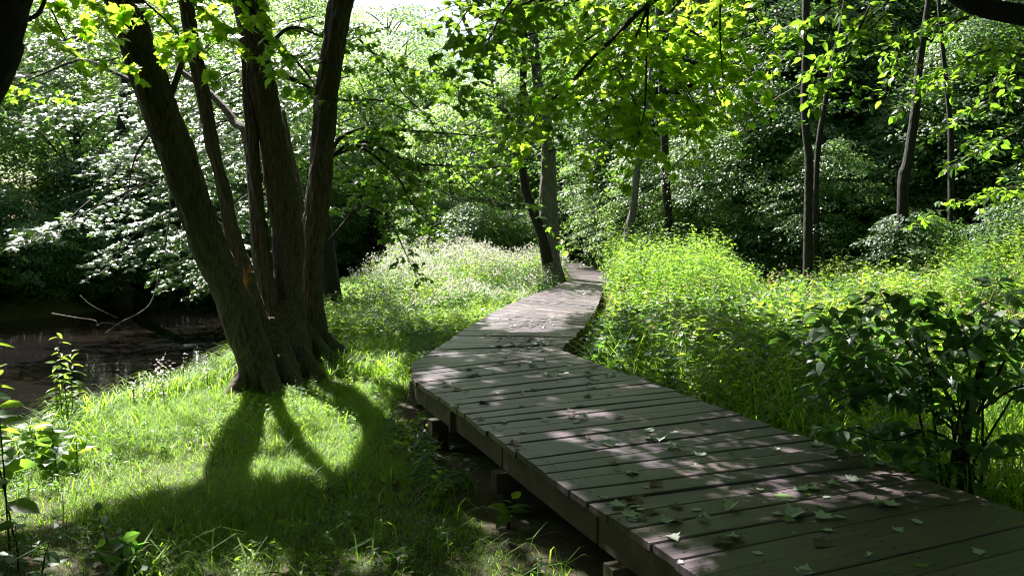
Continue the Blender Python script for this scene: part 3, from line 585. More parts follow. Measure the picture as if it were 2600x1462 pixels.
# dark leaning trunk, top left, close to the camera
leftt = empty("leaning_tree", (-3.3, 3.2, float(gz(-3.3, 3.2))), "nearly black leaning trunk close up in the top left corner", "tree")
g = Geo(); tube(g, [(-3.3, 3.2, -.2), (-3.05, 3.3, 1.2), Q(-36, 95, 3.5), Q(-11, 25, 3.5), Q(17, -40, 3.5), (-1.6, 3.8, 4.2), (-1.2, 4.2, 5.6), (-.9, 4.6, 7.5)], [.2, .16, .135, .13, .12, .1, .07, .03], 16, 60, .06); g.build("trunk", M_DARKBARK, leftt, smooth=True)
Gw, Gl = Geo(), Geo()
B([(22, 22), (38, 14), (44, 2), (50, -15)], (3.6, 3.9), r0=.012, r1=.008, s0=.9, sp=1, tl=.2, lsize=.07, T=T_MAPLE)
for (a, b, c, d, dd) in [(60, -20, 120, 45, 6.5), (100, -25, 150, 30, 6), (150, -20, 250, 50, 6.3), (200, -25, 270, 30, 6.6), (120, -15, 200, 60, 7), (230, -15, 290, 70, 7), (30, -20, 70, 50, 6.6), (170, -20, 190, 20, 6.5)]:
    B([(a, b), ((a + c) / 2, (b + d) / 2 - 8), (c, d)], (dd, dd + .3), r0=.012, r1=.004, s0=.05, sp=.2, tl=.5, lsize=.12, T=T_MAPLE, lsp=.035)
Gw.build("boughs", M_TWIG, leftt, smooth=True); Gl.build("foliage", M_SUNLEAF, leftt)
shade_canopy(leftt, -2.6, 4.6, 6.8, 4.8, 4.0, 2.2, 900)  # unseen crown added above the view to darken the near foreground

# ------------------------------------------------------------------ maple across the stream whose boughs hang over the water
acr = empty("maple_tree", (-11.5, 23.5, .2), "maple across the stream with long glinting boughs hanging over the water", "tree")
g = Geo(); tube(g, [(-11.5, 23.5, -.6), (-11.2, 23.0, 3), (-10.4, 22, 6), (-9.6, 21, 9)], [.26, .2, .14, .05], 14, 40, .05); g.build("trunk", M_DARKBARK, acr, smooth=True)
Gw, Gl = Geo(), Geo(); ak = dict(lsize=.15, T=T_MID, sp=.28, tl=1.15, lsp=.055, r1=.006, s0=.15, hang=.5, flat=.28, nbias=(.06, -.5, 0))
B([(90, 200), (60, 225), (30, 235)], (17, 15.5), r0=.02, **ak); B([(150, 180), (100, 205), (65, 222), (40, 232)], (17.5, 16), r0=.02, **ak)
for a in range(74):
    x0 = R.uniform(-30, 330); y0 = R.uniform(-10, 175) if x0 > 60 else R.uniform(-10, 120); dd = R.uniform(15, 21); l_ = R.uniform(30, 75)
    B([(x0 + l_, y0 - 22), (x0 + l_ * .5, y0 - 12), (x0, y0 + R.uniform(0, 18))], (dd + 1.5, dd), r0=.022, **ak)
for a in range(26):
    x0 = R.uniform(95, 235); y0 = R.uniform(150, 285); dd = R.uniform(17, 21); l_ = R.uniform(25, 60)
    B([(x0 + l_, y0 - 20), (x0 + l_ * .5, y0 - 10), (x0, y0 + R.uniform(0, 14))], (dd + 1.5, dd), r0=.02, **ak)
Gw.build("boughs", M_TWIG, acr, smooth=True); Gl.build("foliage", M_GLINT, acr)

# ------------------------------------------------------------------ double-trunked tree beside the boardwalk
dbl = empty("maple_tree", (1.0, 22.3, 0), "grey double-trunked tree standing left of the boardwalk bend", "tree")
stem("trunk", [(556, 300, 15), (554, 278, 11), (551, 262, 9.8), (549, 228, 9.6), (548, 190, 8.2), (548.5, 162, 7.2), (548, 143, 6.4), (541, 100, 5), (537, 76, 4.6), (533, 30, 4), (532, -20, 3.6)], (22.2, 22.2), M_GREYBARK, parent=dbl, top=[(.7, 22.5, 11, .06)])
stem("trunk", [(548, 262, 6), (543, 240, 5.2), (536, 219, 4.6), (529, 200, 4.4), (524, 181, 4.2), (521, 143, 3.6), (523, 86, 3.6), (524, 40, 3.4), (524, -15, 3)], (22, 22), M_DARKBARK, parent=dbl, sides=14)
stem("limb", [(522, 160, 3), (508, 131, 2.7), (500, 101, 2.7), (491, 76, 2.6), (479, 51, 2.3), (464, 19, 2), (458, -10, 1.6)], (22, 22.5), M_GREYBARK, parent=dbl, sides=10)
Gw, Gl = Geo(), Geo(); dk = dict(cull=lambda p: cull_ground(p) | (R.random(len(p)) < .4), lsize=.13, T=T_MID, sp=.26, tl=1.3, lsp=.05, r1=.008, s0=.1)
for pts in [[(523, 165), (500, 166), (470, 172), (440, 185)], [(522, 150), (500, 140), (480, 150), (455, 160)], [(548, 150), (575, 150), (600, 165), (620, 185)], [(523, 120), (490, 105), (460, 115)], [(541, 100), (570, 95), (600, 110), (625, 130)], [(523, 90), (540, 110), (560, 140)], [(500, 100), (470, 90), (440, 105)], [(537, 76), (560, 60), (590, 70)], [(523, 60), (500, 50), (470, 60)], [(545, 130), (530, 130), (510, 140), (495, 160)]]:
    B(pts, (22, 21 + R.uniform(-1, 1)), r0=.035, **dk)
for a in range(26):
    x0, y0 = R.uniform(430, 620), R.uniform(10, 150); B([(540, y0 - 15), ((x0 + 540) / 2, y0 - 18), (x0, y0)], (22, R.uniform(20, 23)), r0=.03, **dk)
Gw.build("boughs", M_TWIG, dbl, smooth=True); Gl.build("foliage", M_LEAF, dbl)

# ------------------------------------------------------------------ woods: kinds of trees, then copies
A1 = proto_tree("broadleaf_tree", M_FARLEAF, 11, 3.6, 1.4, 430, 66, .13, .20)
A2 = proto_tree("broadleaf_tree", M_FARLEAF, 9, 3.2, .6, 400, 66, .125, .14, lean=(.8, .3))
A3 = proto_tree("broadleaf_tree", M_FARLEAF, 12, 4.2, 2.5, 460, 66, .135, .22, lean=(-.6, .2), shape=.9)
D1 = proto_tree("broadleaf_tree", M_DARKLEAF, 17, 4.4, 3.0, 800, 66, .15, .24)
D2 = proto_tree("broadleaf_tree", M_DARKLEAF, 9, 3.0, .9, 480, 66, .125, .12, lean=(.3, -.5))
S1 = proto_tree("shrub", M_FARLEAF, 3.0, 1.7, .1, 330, 60, .095, .04, T=T_FAR)
S2 = proto_tree("shrub", M_DARKLEAF, 3.4, 1.9, .1, 330, 60, .10, .045, lean=(.4, 0))
rnd = lambda a, b: float(R.uniform(a, b))
# far bank, left: leaning out over the water
for (x, y, pr, s_) in [(-14.5, 27, A1, .85), (-11.8, 29.5, A2, 1.0), (-17.5, 25.5, A2, 1.05), (-10.6, 32, A3, .8), (-15.2, 33, A1, 1.0), (-20, 29.5, A1, 1.0), (-12.5, 37, A3, 1.0), (-22, 24, A3, .8), (-18, 38, A3, 1.05), (-9.8, 39, A1, .85)]:
    place(pr, x, y, rnd(0, 6.28), s_, "leafy tree on the far bank of the stream, glinting in the sun", "tree", "trees on the far bank")
for (x, y, s_) in [(-13.2, 21.8, .7), (-12.3, 23.6, .7), (-11.3, 25.4, .8), (-14.3, 19.6, .8), (-15.0, 17.5, .9), (-10.3, 27.0, .7), (-9.7, 29, .7), (-12.6, 24.6, 1.0), (-10.9, 27.2, 1.1), (-14.6, 22.3, 1.0), (-16.2, 20, 1.1), (-10.0, 30.5, 1.0), (-9.8, 34, 1.2), (-13.5, 26, 1.3), (-17.5, 18, 1.2), (-9.5, 37.5, 1.2), (-18, 22, 1.4)]:
    place(S2 if s_ > 1.05 else S1, x, y, rnd(0, 6.28), s_, "low shrub at the far water's edge", "shrub", "shrubs along the far bank")
# behind the middle: across the stream and along the path
for (x, y, pr, s_) in [(-7.2, 41, A1, 1.08), (-5.2, 43, A3, 1.0), (-7.5, 44, A1, .9), (-4.2, 47, A2, 1.0), (-8.5, 50, A3, .9), (-1.5, 50, A1, .9), (-5, 55, A3, .95), (2, 55, A3, 1.0), (-12, 47, A1, 1.0), (-2.2, 33, A2, .75), (.2, 37, A2, .95), (-1.8, 41, A1, .8), (3.4, 40, A3, 1.0), (-14, 55, A3, 1.2), (6, 50, A3, 1.15), (2, 46, A1, 1.0)]:
    place(pr, x, y, rnd(0, 6.28), s_, "sunny tree in the hazy clearing behind the double-trunked tree", "tree", "trees behind the clearing")
for (x, y, s_) in [(-3.0, 31, 1.0), (-1.4, 29.5, .9), (.2, 30.5, .8), (-2.2, 35, 1.1), (-8.8, 42, 1.2), (-3.2, 38.5, 1.0), (1.2, 33, .8)]:
    place(S1, x, y, rnd(0, 6.28), s_, "pale green shrub behind the flowering weeds", "shrub", "shrubs behind the flowering weeds")
# the dark wood on the right
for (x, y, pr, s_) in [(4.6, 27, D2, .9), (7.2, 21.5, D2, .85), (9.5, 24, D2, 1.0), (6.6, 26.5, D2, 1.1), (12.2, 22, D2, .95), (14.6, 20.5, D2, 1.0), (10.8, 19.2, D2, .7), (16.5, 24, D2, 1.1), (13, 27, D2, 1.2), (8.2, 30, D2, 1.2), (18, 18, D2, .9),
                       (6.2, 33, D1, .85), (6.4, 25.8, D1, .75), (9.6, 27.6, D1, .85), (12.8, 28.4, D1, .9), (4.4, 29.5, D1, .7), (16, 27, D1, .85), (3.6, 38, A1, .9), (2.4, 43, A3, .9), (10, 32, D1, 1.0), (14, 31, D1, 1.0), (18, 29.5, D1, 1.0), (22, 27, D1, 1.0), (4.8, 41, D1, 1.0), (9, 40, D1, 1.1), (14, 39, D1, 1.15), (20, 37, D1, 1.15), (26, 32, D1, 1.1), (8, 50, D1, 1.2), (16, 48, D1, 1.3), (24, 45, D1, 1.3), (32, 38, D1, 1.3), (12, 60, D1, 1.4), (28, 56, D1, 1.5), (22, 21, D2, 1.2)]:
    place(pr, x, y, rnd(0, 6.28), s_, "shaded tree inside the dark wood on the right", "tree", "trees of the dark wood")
for (x, y, s_) in [(5.6, 22.5, .8), (7.0, 19.6, .75), (8.6, 20.6, .8), (9.8, 18.5, .75), (11.4, 17.9, .8), (12.8, 19.3, 1.0), (14.5, 17.8, 1.0), (6.2, 24.5, .9), (10.6, 21.8, 1.0), (16.4, 16.8, 1.1), (13.4, 16.2, .8), (8.3, 16.6, .6), (10.2, 15.6, .62), (11.6, 14.6, .66), (15, 22.5, 1.2), (8, 24, 1.1), (4.4, 25.5, .7), (12, 24.6, 1.2)]:
    place(S2, x, y, rnd(0, 6.28), s_, "dark shrub at the foot of the wood behind the meadow", "shrub", "shrubs at the edge of the wood")

# further woods closing the view, and the woods round and behind the viewer
for (x, y, pr, s_) in [(-16, 62, A1, 1.6), (-8, 66, A3, 1.35), (0, 64, A1, 1.2), (7, 66, A3, 1.6), (-26, 58, A3, 1.6), (-40, 52, A1, 1.8), (-32, 42, A3, 1.4), (-27, 36, A1, 1.2), (-12, 76, A3, 1.7), (4, 80, A1, 1.9), (-22, 74, A1, 1.9), (-4, 60, A2, 1.25), (-20, 46, A1, 1.2), (-36, 62, A3, 2.0)]:
    place(pr, x, y, rnd(0, 6.28), s_, "distant tree closing the view across the stream", "tree", "distant trees across the stream")
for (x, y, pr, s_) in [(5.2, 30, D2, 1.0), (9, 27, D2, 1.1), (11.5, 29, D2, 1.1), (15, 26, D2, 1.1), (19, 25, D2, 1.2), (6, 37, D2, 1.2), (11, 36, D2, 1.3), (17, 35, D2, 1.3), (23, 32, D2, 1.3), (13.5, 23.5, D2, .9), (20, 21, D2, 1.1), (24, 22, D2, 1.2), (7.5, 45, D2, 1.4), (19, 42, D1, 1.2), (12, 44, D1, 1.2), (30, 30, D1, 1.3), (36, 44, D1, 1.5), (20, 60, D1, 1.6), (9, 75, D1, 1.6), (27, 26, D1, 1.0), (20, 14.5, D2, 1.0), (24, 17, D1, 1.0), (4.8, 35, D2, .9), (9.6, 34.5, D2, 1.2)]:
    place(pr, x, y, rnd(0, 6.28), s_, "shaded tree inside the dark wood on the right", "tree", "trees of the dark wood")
for (x, y, s_) in [(5.8, 28, 1.2), (8.4, 27.6, 1.3), (11, 26, 1.3), (13.6, 25.6, 1.3), (17, 21.6, 1.3), (18.6, 20, 1.3), (7.2, 23, .9), (9.6, 22.6, 1.0), (16, 19, 1.2), (5.4, 33, 1.2), (8, 33, 1.4), (12, 33, 1.5), (17, 27.5, 1.4), (20.5, 23, 1.3)]:
    place(S2, x, y, rnd(0, 6.28), s_, "dark shrub at the foot of the wood behind the meadow", "shrub", "shrubs at the edge of the wood")
for (x, y, s_) in [(-9, 0, 1.0), (-10, 7, .8), (-13, -6, 1.1), (-6, -6, 1.0), (0, -7, 1.0), (6, -6, 1.0), (11, -2, 1.0), (13, 5, .9), (-16, 3, 1.0), (-3, -13, 1.2), (5, -13, 1.2), (14, -9, 1.2), (-12, -14, 1.2), (18, 2, 1.1), (-19, -4, 1.2), (17, 9, .95)]:
    place(D1, x, y, rnd(0, 6.28), s_, "tall leafy tree of the wood around the viewer", "tree", "trees of the wood around the viewer")

def lone(name, pts, dist, label, m=M_DARKBARK, sides=12, top=None):
    d0 = dist if not isinstance(dist, tuple) else dist[0]; b = Q(pts[0][0], pts[0][1], d0); zb = float(gz(b[0], b[1]))
    root = empty(name, (float(b[0]), float(b[1]), zb), label, "tree")
    yy = 223 + (CAM[2] - zb + .15) * FPX / d0
    if yy > pts[0][1] + 2: pts = [(pts[0][0], yy, pts[0][2] * 1.25)] + pts
    stem("trunk", pts, dist, m, parent=root, sides=sides, top=top); return root
lone("slim_tree", [(629, 236, 5), (633, 210, 3.8), (636, 180, 3.5), (641, 146, 2.8), (646, 110, 2.2), (652, 60, 2), (658, 0, 1.6)], 20, "slim grey tree leaning right above the bright jewelweed mound", M_GREYBARK)
lone("slim_tree", [(567, 262, 1.5), (564, 220, 1.3), (561, 180, 1.1)], 34, "thinnest dark stem directly right of the double-trunked tree")
lone("slim_tree", [(573, 262, 1.6), (571, 220, 1.3), (570, 170, 1.1)], 35, "second thin dark stem at the end of the boardwalk")
lone("slim_tree", [(579, 262, 2.6), (577, 220, 2.2), (576, 160, 2)], 34, "dark straight stem at the left edge of the boardwalk's end")
lone("slim_tree", [(591, 261, 3.3), (588, 220, 3.0), (587, 150, 2.6)], 31, "dark trunk right beside the boardwalk where it disappears")
lone("slim_tree", [(600, 235, 2.4), (596, 212, 2.2), (594, 160, 2)], 36, "dark leaning stem just right of the boardwalk's end")
lone("slim_tree", [(607, 250, 3.6), (603, 212, 3.2), (602, 150, 3)], 33, "dark thick stem between the boardwalk's end and the jewelweed mound")
lone("slim_tree", [(620, 236, 3.0), (618, 206, 2.6), (610, 170, 2)], 27, "reddish brown stem left of the slim leaning tree", M_BARK)
lone("slim_tree", [(650, 230, 2.6), (657, 190, 2.3), (668, 140, 2), (676, 100, 1.6)], 24, "thin dark stem leaning right beside the slim grey tree")
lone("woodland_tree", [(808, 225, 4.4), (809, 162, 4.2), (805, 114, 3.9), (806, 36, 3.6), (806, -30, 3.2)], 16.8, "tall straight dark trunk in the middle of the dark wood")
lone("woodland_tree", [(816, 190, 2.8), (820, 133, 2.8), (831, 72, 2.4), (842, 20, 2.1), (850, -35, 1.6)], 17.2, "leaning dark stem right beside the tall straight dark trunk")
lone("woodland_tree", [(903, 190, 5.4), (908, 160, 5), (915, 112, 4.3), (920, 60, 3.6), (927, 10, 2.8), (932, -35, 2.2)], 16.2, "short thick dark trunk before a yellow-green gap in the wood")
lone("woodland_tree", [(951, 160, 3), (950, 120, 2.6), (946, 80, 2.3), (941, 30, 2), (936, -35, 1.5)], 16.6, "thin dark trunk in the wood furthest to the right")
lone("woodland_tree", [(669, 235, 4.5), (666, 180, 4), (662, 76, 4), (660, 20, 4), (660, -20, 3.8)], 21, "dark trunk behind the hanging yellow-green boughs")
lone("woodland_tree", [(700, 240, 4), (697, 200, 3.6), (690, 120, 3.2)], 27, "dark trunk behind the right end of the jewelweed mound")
lone("stream_tree", [(331, 303, 12), (331, 282, 9), (328, 258, 8), (326, 225, 6), (322, 180, 5), (317, 120, 4)], 17.5, "dark trunk on the bank just behind the many-trunked maple")
# understorey trees catching the sun at the edge of the wood
for (x, y, pr, s_) in [(5.3, 21.5, A2, .5), (7.6, 18.6, A2, .42), (9.4, 19.6, A2, .55), (12.4, 18.2, A2, .5), (14.0, 17.4, A1, .45), (10.4, 22.6, A1, .6), (16.8, 18.8, A2, .6), (6.4, 20.6, A1, .5), (13.8, 21.2, A3, .62), (4.2, 23.5, A2, .5), (3.6, 26.5, A1, .5), (17.5, 15.2, A2, .5), (8.6, 22.8, A3, .62), (11.6, 20, A3, .5)]:
    place(pr, x, y, rnd(0, 6.28), s_, "young yellow-green tree at the edge of the dark wood", "tree", "trees young at the wood's edge")
# dead twigs in front of the dark wood
dead = empty("dead_branch", tuple(Q(722, 92, 10)), "pale bare dead twigs before the dark wood", "branch")
Gw = Geo()
for pts in [[(640, 40), (690, 95), (684, 104)], [(760, 72), (735, 88), (720, 105), (684, 104)], [(741, 74), (740, 80), (718, 92)], [(716, 85), (722, 96), (714, 103)], [(800, 84), (780, 96), (765, 103), (735, 100)], [(765, 103), (748, 112)], [(693, 148), (660, 180), (650, 200)], [(714, 103), (700, 122), (684, 136)], [(722, 84), (719, 100), (714, 104)]]:
    tube(Gw, [Q(a, b, 10.5) for a, b in pts], np.linspace(.011, .005, len(pts)), 5, 12)
Gw.build("twigs", M_PALETWIG, dead, smooth=True)
fallen = empty("fallen_branch", tuple(P(105, 333, -.5)), "pale bare branch dipping into the dark stream", "branch")
Gw = Geo()
for pts, r_ in [([(168, 155), (170, 210), (160, 270), (152, 300), (140, 312), (120, 322), (105, 333)], .02), ([(52, 313), (75, 317), (95, 320), (97, 325), (104, 322), (120, 325)], .014), ([(80, 295), (92, 305), (118, 318)], .01), ([(165, 190), (130, 178), (100, 185), (60, 200)], .012)]:
    tube(Gw, [Q(a, b, 17.3) for a, b in pts], np.linspace(r_, r_ * .5, len(pts)), 6, 24)
Gw.build("branch", M_PALETWIG, fallen, smooth=True)
g = Geo(); c = P(190, 345, -.55); th = np.linspace(0, 6.28, 15)[:-1]; v = []
for k, (rr_, zz) in enumerate([(.17, -.03), (.15, .015), (.09, .03), (.0, .035)]): v += [(c[0] + rr_ * math.cos(a) * (1 + .1 * math.sin(3 * a)), c[1] + rr_ * .6 * math.sin(a), -.55 + zz + R.normal(0, .006)) for a in th]
g.add(v, [(r_ * 14 + k, r_ * 14 + (k + 1) % 14, (r_ + 1) * 14 + (k + 1) % 14) for r_ in range(3) for k in range(14)] + [(r_ * 14 + k, (r_ + 1) * 14 + (k + 1) % 14, (r_ + 1) * 14 + k) for r_ in range(3) for k in range(14)])
tag(g.build("rock", noise_mat("wet_rock", [(.3, (.05, .05, .05)), (.7, (.18, .18, .19))], 12, 6, .25), smooth=True), "small wet stone just breaking the dark water", "rock")

# ------------------------------------------------------------------ grass and herbs
def grass_geo(G, x, y, h, w, lean=.5, zoff=0):
    n = len(x); z = gz(x, y) + zoff; az = R.uniform(0, 6.283, n); d = np.column_stack([np.cos(az), np.sin(az), np.zeros(n)]); sd_ = np.column_stack([-np.sin(az), np.cos(az), np.zeros(n)])
    b = np.column_stack([x, y, z - .01]); ln = lean * R.uniform(.3, 1.6, n)[:, None]; h = h[:, None]; w = w[:, None]
    p1 = b + UP * h * .5 + d * h * ln * .22; p2 = b + UP * h * .86 + d * h * ln * .75; p3 = b + UP * h * (1.0 - .28 * ln) + d * h * ln * 1.25
    v = np.stack([b - sd_ * w, b + sd_ * w, p1 - sd_ * w * .9, p1 + sd_ * w * .9, p2 - sd_ * w * .55, p2 + sd_ * w * .55, p3], 1)
    t = np.array([(0, 1, 3), (0, 3, 2), (2, 3, 5), (2, 5, 4), (4, 5, 6)])[None] + (np.arange(n) * 7)[:, None, None]
    G.add(v.reshape(-1, 3), t.reshape(-1, 3))
G = Geo(); n = 330000
yy = 2.0 + 10.5 * R.random(n) ** 1.15; xx = R.uniform(-7, .9, n)
dirt = px_poly([(398, 402), (418, 396), (436, 420), (445, 450), (480, 480), (520, 520), (560, 575), (520, 575), (470, 520), (420, 478), (392, 450)])
brown = px_poly([(300, 372), (345, 366), (400, 368), (380, 386), (330, 394), (290, 388)])
sunk = px_poly([(0, 540), (60, 520), (120, 545), (150, 575), (0, 590)])
keep = (xx > near_bank(yy) + .02) & ~on_deck(xx, yy, .02) & (np.abs(xx) < .68 * yy + .6)
pk = np.where(inpoly(xx, yy, dirt), .10, 1.0) * np.where(inpoly(xx, yy, brown), .3, 1.0) * np.where(inpoly(xx, yy, sunk), .25, 1) * np.where(vnoise(xx, yy, 1.8, 12) < .25, .45, 1)
lx = np.interp(yy, Ld[:, 1][:600], Ld[:, 0][:600]); pk *= np.where(lx - xx < .25, .35, 1)
keep &= R.random(n) < pk; xx, yy = xx[keep], yy[keep]
hh = (.035 + .075 * vnoise(xx, yy, 1.1, 4)) * R.uniform(.6, 1.5, len(xx)); grass_geo(G, xx, yy, hh, .0015 + .0010 * R.random(len(xx)), 1.1)
n = 4500; xx = R.uniform(-7, .6, n); yy = R.uniform(2, 12, n); k = (xx > near_bank(yy)) & ~on_deck(xx, yy, .05) & (vnoise(xx, yy, 1.4, 22) > .45); xx, yy = xx[k], yy[k]
grass_geo(G, xx, yy, R.uniform(.14, .26, len(xx)), R.uniform(.003, .0055, len(xx)), 1.3)
# fringe on the bank and behind the tree
n = 26000; yy = R.uniform(5, 34, n); xx = near_bank(yy) + np.abs(R.normal(0, .35, n)) - .12; grass_geo(G, xx, yy, R.uniform(.12, .34, n), .003 + .002 * R.random(n) + .0002 * yy, 1.1)
n = 60000; xx = R.uniform(-6, 2, n); yy = R.uniform(10, 28, n); k = (xx > near_bank(yy)) & ~on_deck(xx, yy, .02); xx, yy = xx[k], yy[k]
grass_geo(G, xx, yy, R.uniform(.12, .32, len(xx)), .003 + .0003 * yy, 1.0)
tag(G.build("grass", M_GRASS), "fine green grass and weeds on the bank left of the boardwalk", "grass", kind="stuff")

def herbs(Gl, Gs, x, y, h, nl, ls, T=T_HERB, top=.25, stem_r=.003, droop=.35):
    """leafy stems: pairs of leaves up each stem"""
    n = len(x); z = gz(x, y); lean = R.normal(0, .12, (n, 2)) * h[:, None]
    k = np.tile(np.linspace(top, 1, nl), (n, 1)) + R.normal(0, .02, (n, nl)); k = np.clip(k, .05, 1)
    base = np.column_stack([x, y, z]); pos = base[:, None] + np.stack([lean[:, :1] * k ** 1.5, lean[:, 1:] * k ** 1.5, h[:, None] * k], -1)
    az = R.uniform(0, 6.283, (n, 1)) + np.arange(nl)[None] * 2.4 + R.normal(0, .3, (n, nl)); d = np.stack([np.cos(az), np.sin(az), np.full_like(az, .35) - droop * R.random((n, nl))], -1)
    size = ls * (1.15 - .55 * k) * R.uniform(.7, 1.25, (n, nl)); nor = UP + d * -.1 + R.normal(0, .42, (n, nl, 3))
    nor -= d * np.sum(nor * d, -1, keepdims=True) * .3
    leaves(Gl, pos.reshape(-1, 3), nor.reshape(-1, 3), d.reshape(-1, 3), size.ravel(), T)
    if Gs is not None:
        e = base + np.column_stack([lean, h]); az2 = R.uniform(0, 6.28, n); o = np.column_stack([np.cos(az2), np.sin(az2), np.zeros(n)]) * stem_r
        m = base + np.column_stack([lean * .35, h * .5]); o2 = np.column_stack([-o[:, 1], o[:, 0], o[:, 2]])
        v = np.stack([base - o, base + o, m - o, m + o, e, base - o2, base + o2, m - o2, m + o2], 1)
        t = np.array([(0, 1, 3), (0, 3, 2), (2, 3, 4), (5, 6, 8), (5, 8, 7), (7, 8, 4)])[None] + (np.arange(n) * 9)[:, None, None]
        Gs.add(v.reshape(-1, 3), t.reshape(-1, 3))
def scatter(n, x0, x1, y0, y1, f=None):
    x = R.uniform(x0, x1, n); y = R.uniform(y0, y1, n); k = ~on_deck(x, y, .12)
    if f is not None: k &= f(x, y)
    return x[k], y[k]
rx = lambda y: np.interp(y, Rd[:, 1], Rd[:, 0])
right = lambda x, y: x > rx(y) + .12
# jewelweed mound
G = Geo(); Gs = Geo()
x, y = scatter(2600, 1.9, 5.2, 12.6, 19, right)
hh = (.8 + .38 * vnoise(x, y, 1.5, 66)) * 1.62 * np.clip(1.25 - (((x - 2.95) / 1.9) ** 2 + ((y - 16) / 3.2) ** 2) * .75, .25, 1) * R.uniform(.85, 1.1, len(x)); herbs(G, Gs, x, y, hh, 24, .095, T_HERB, .12)
mound = empty("jewelweed_mound", (3.2, 16, 0), "rounded mound of bright yellow-green jewelweed at the right edge of the boardwalk", "plants")
G.build("foliage", M_BRIGHT, mound); Gs.build("stems", M_HERB, mound)
# meadow right
G = Geo(); Gs = Geo()
x, y = scatter(9500, -1.0, 14, 4, 19.5, right); pn = vnoise(x, y, .8, 31); hh = (.16 + .95 * pn ** 1.6) * R.uniform(.7, 1.2, len(x)) * np.clip((y - 2) / 6, .45, 1) * np.clip((x - rx(y)) * 1.2 + .35, .3, 1)
bare = ((x - 4.9) / 1.3) ** 2 + ((y - 6.7) / 1.5) ** 2 < 1
k = ~bare & (R.random(len(x)) < -.1 + 1.7 * vnoise(x, y, 1.5, 33)); herbs(G, Gs, x[k], y[k], hh[k], 13, .11, T_HERB, .15)
x, y = scatter(2200, 3, 13, 7.5, 15.5, right); k = vnoise(x, y, .7, 35) > .42; x, y = x[k], y[k]; herbs(G, Gs, x, y, R.uniform(.6, 1.15, len(x)), 14, .17, T_OVAL, .2)
x, y = scatter(900, 1.0, 5, 8.2, 13, right); herbs(G, Gs, x, y, R.uniform(.5, .95, len(x)) * np.clip((x - rx(y)) * 1.1 + .4, .4, 1), 13, .15, T_OVAL, .25)
tag(G.build("meadow_herbs", M_HERB), "leafy green herbs filling the sunlit wet meadow right of the boardwalk", "herbs", kind="stuff")
tag(Gs.build("herb_stems", M_HERB), "thin stems under the meadow herbs", "stems", kind="stuff")
G = Geo(); n = 60000; x, y = scatter(n, 0, 14, 4, 20, right); k = (vnoise(x, y, .9, 41) > .38) | (R.random(len(x)) < .35); x, y = x[k], y[k]
grass_geo(G, x, y, (.2 + .75 * vnoise(x, y, 1.7, 43) ** 1.3) * R.uniform(.6, 1.3, len(x)) * np.clip((x - rx(y)) * .8 + .3, .25, 1), .003 + .00025 * y, 1.0)
tag(G.build("meadow_grass", M_GRASS), "long green grass blades among the meadow herbs", "grass", kind="stuff")
G = Geo(); x, y = scatter(20000, 2.5, 13, 8, 17, right); k = vnoise(x, y, .7, 51) > .52; x, y = x[k], y[k]; grass_geo(G, x, y, R.uniform(.3, .8, len(x)), .003 + .0002 * y, 1.2)
x, y = scatter(900, 1.5, 12, 7, 17, right); z = gz(x, y); n = len(x); hgt = R.uniform(.6, 1.25, n); grass_geo(G, x, y, hgt, np.full(n, .0035) + .0001 * y, .35)
p = np.repeat(np.column_stack([x, y, z + hgt * .93]), 9, 0) + R.normal(0, .028, (n * 9, 3)) * [1, 1, 2.2]; leaves(G, p, R.standard_normal(p.shape), R.standard_normal(p.shape), R.uniform(.02, .045, len(p)), T_FAR)
tag(G.build("dry_grass", M_STRAW), "pale straw-coloured dry grass in the middle of the meadow", "grass", kind="stuff")
# broad dark clumps that break up the meadow
for i_, (cx, cy, hh_, nn_) in enumerate([(2.1, 9.6, .95, 40), (3.3, 10.6, 1.0, 46), (3.0, 8.4, .8, 36), (4.6, 9.4, .9, 40), (5.8, 11.4, 1.15, 50), (7.4, 10.2, 1.1, 50), (6.4, 13.2, 1.3, 55), (8.8, 12.0, 1.35, 55), (4.6, 12.6, 1.05, 45), (9.6, 9.8, 1.3, 50)]):
    root = empty("weed_clump", (cx, cy, float(gz(cx, cy))), ["dark nettle clump against the right edge of the boardwalk bend", "broad-leaved weed clump just behind the nettles by the boardwalk", "lower weed clump between the near boardwalk and the meadow", "weed clump in the middle of the near meadow", "tall leafy clump left of the meadow's centre", "tall leafy clump above the dark shrub", "tall weed clump at the back left of the meadow", "tallest weed clump near the right edge", "weed clump beside the jewelweed mound", "weed clump at the far right edge behind the dark shrub"][i_], "plants", "weed clumps in the meadow"); g1, g2_ = Geo(), Geo()
    x = cx + R.normal(0, .33, nn_); y = cy + R.normal(0, .33, nn_); herbs(g1, g2_, x, y, hh_ * R.uniform(.7, 1.1, nn_), 15, .15, T_OVAL if i_ % 2 else T_HERB, .15, .004, .6)
    g1.build("foliage", M_LEAF if i_ % 3 else M_HERB, root); g2_.build("stems", M_HERB, root)
# tall fine weeds far right
tall = empty("weed_thicket", (9, 14.5, .4), "tall feathery bright green weed thicket at the right behind the meadow", "plants")
G = Geo(); Gs = Geo(); x, y = scatter(3000, 6.2, 12.5, 12.8, 17.2); hh = (1.0 + .95 * np.clip((x - 6) / 4, 0, 1)) * (.6 + .6 * vnoise(x, y, 1.2, 61)) * R.uniform(.8, 1.1, len(x)); herbs(G, Gs, x, y, hh, 34, .11, T_LANCE, .12)
G.build("foliage", M_HERB, tall); Gs.build("stems", M_HERB, tall)
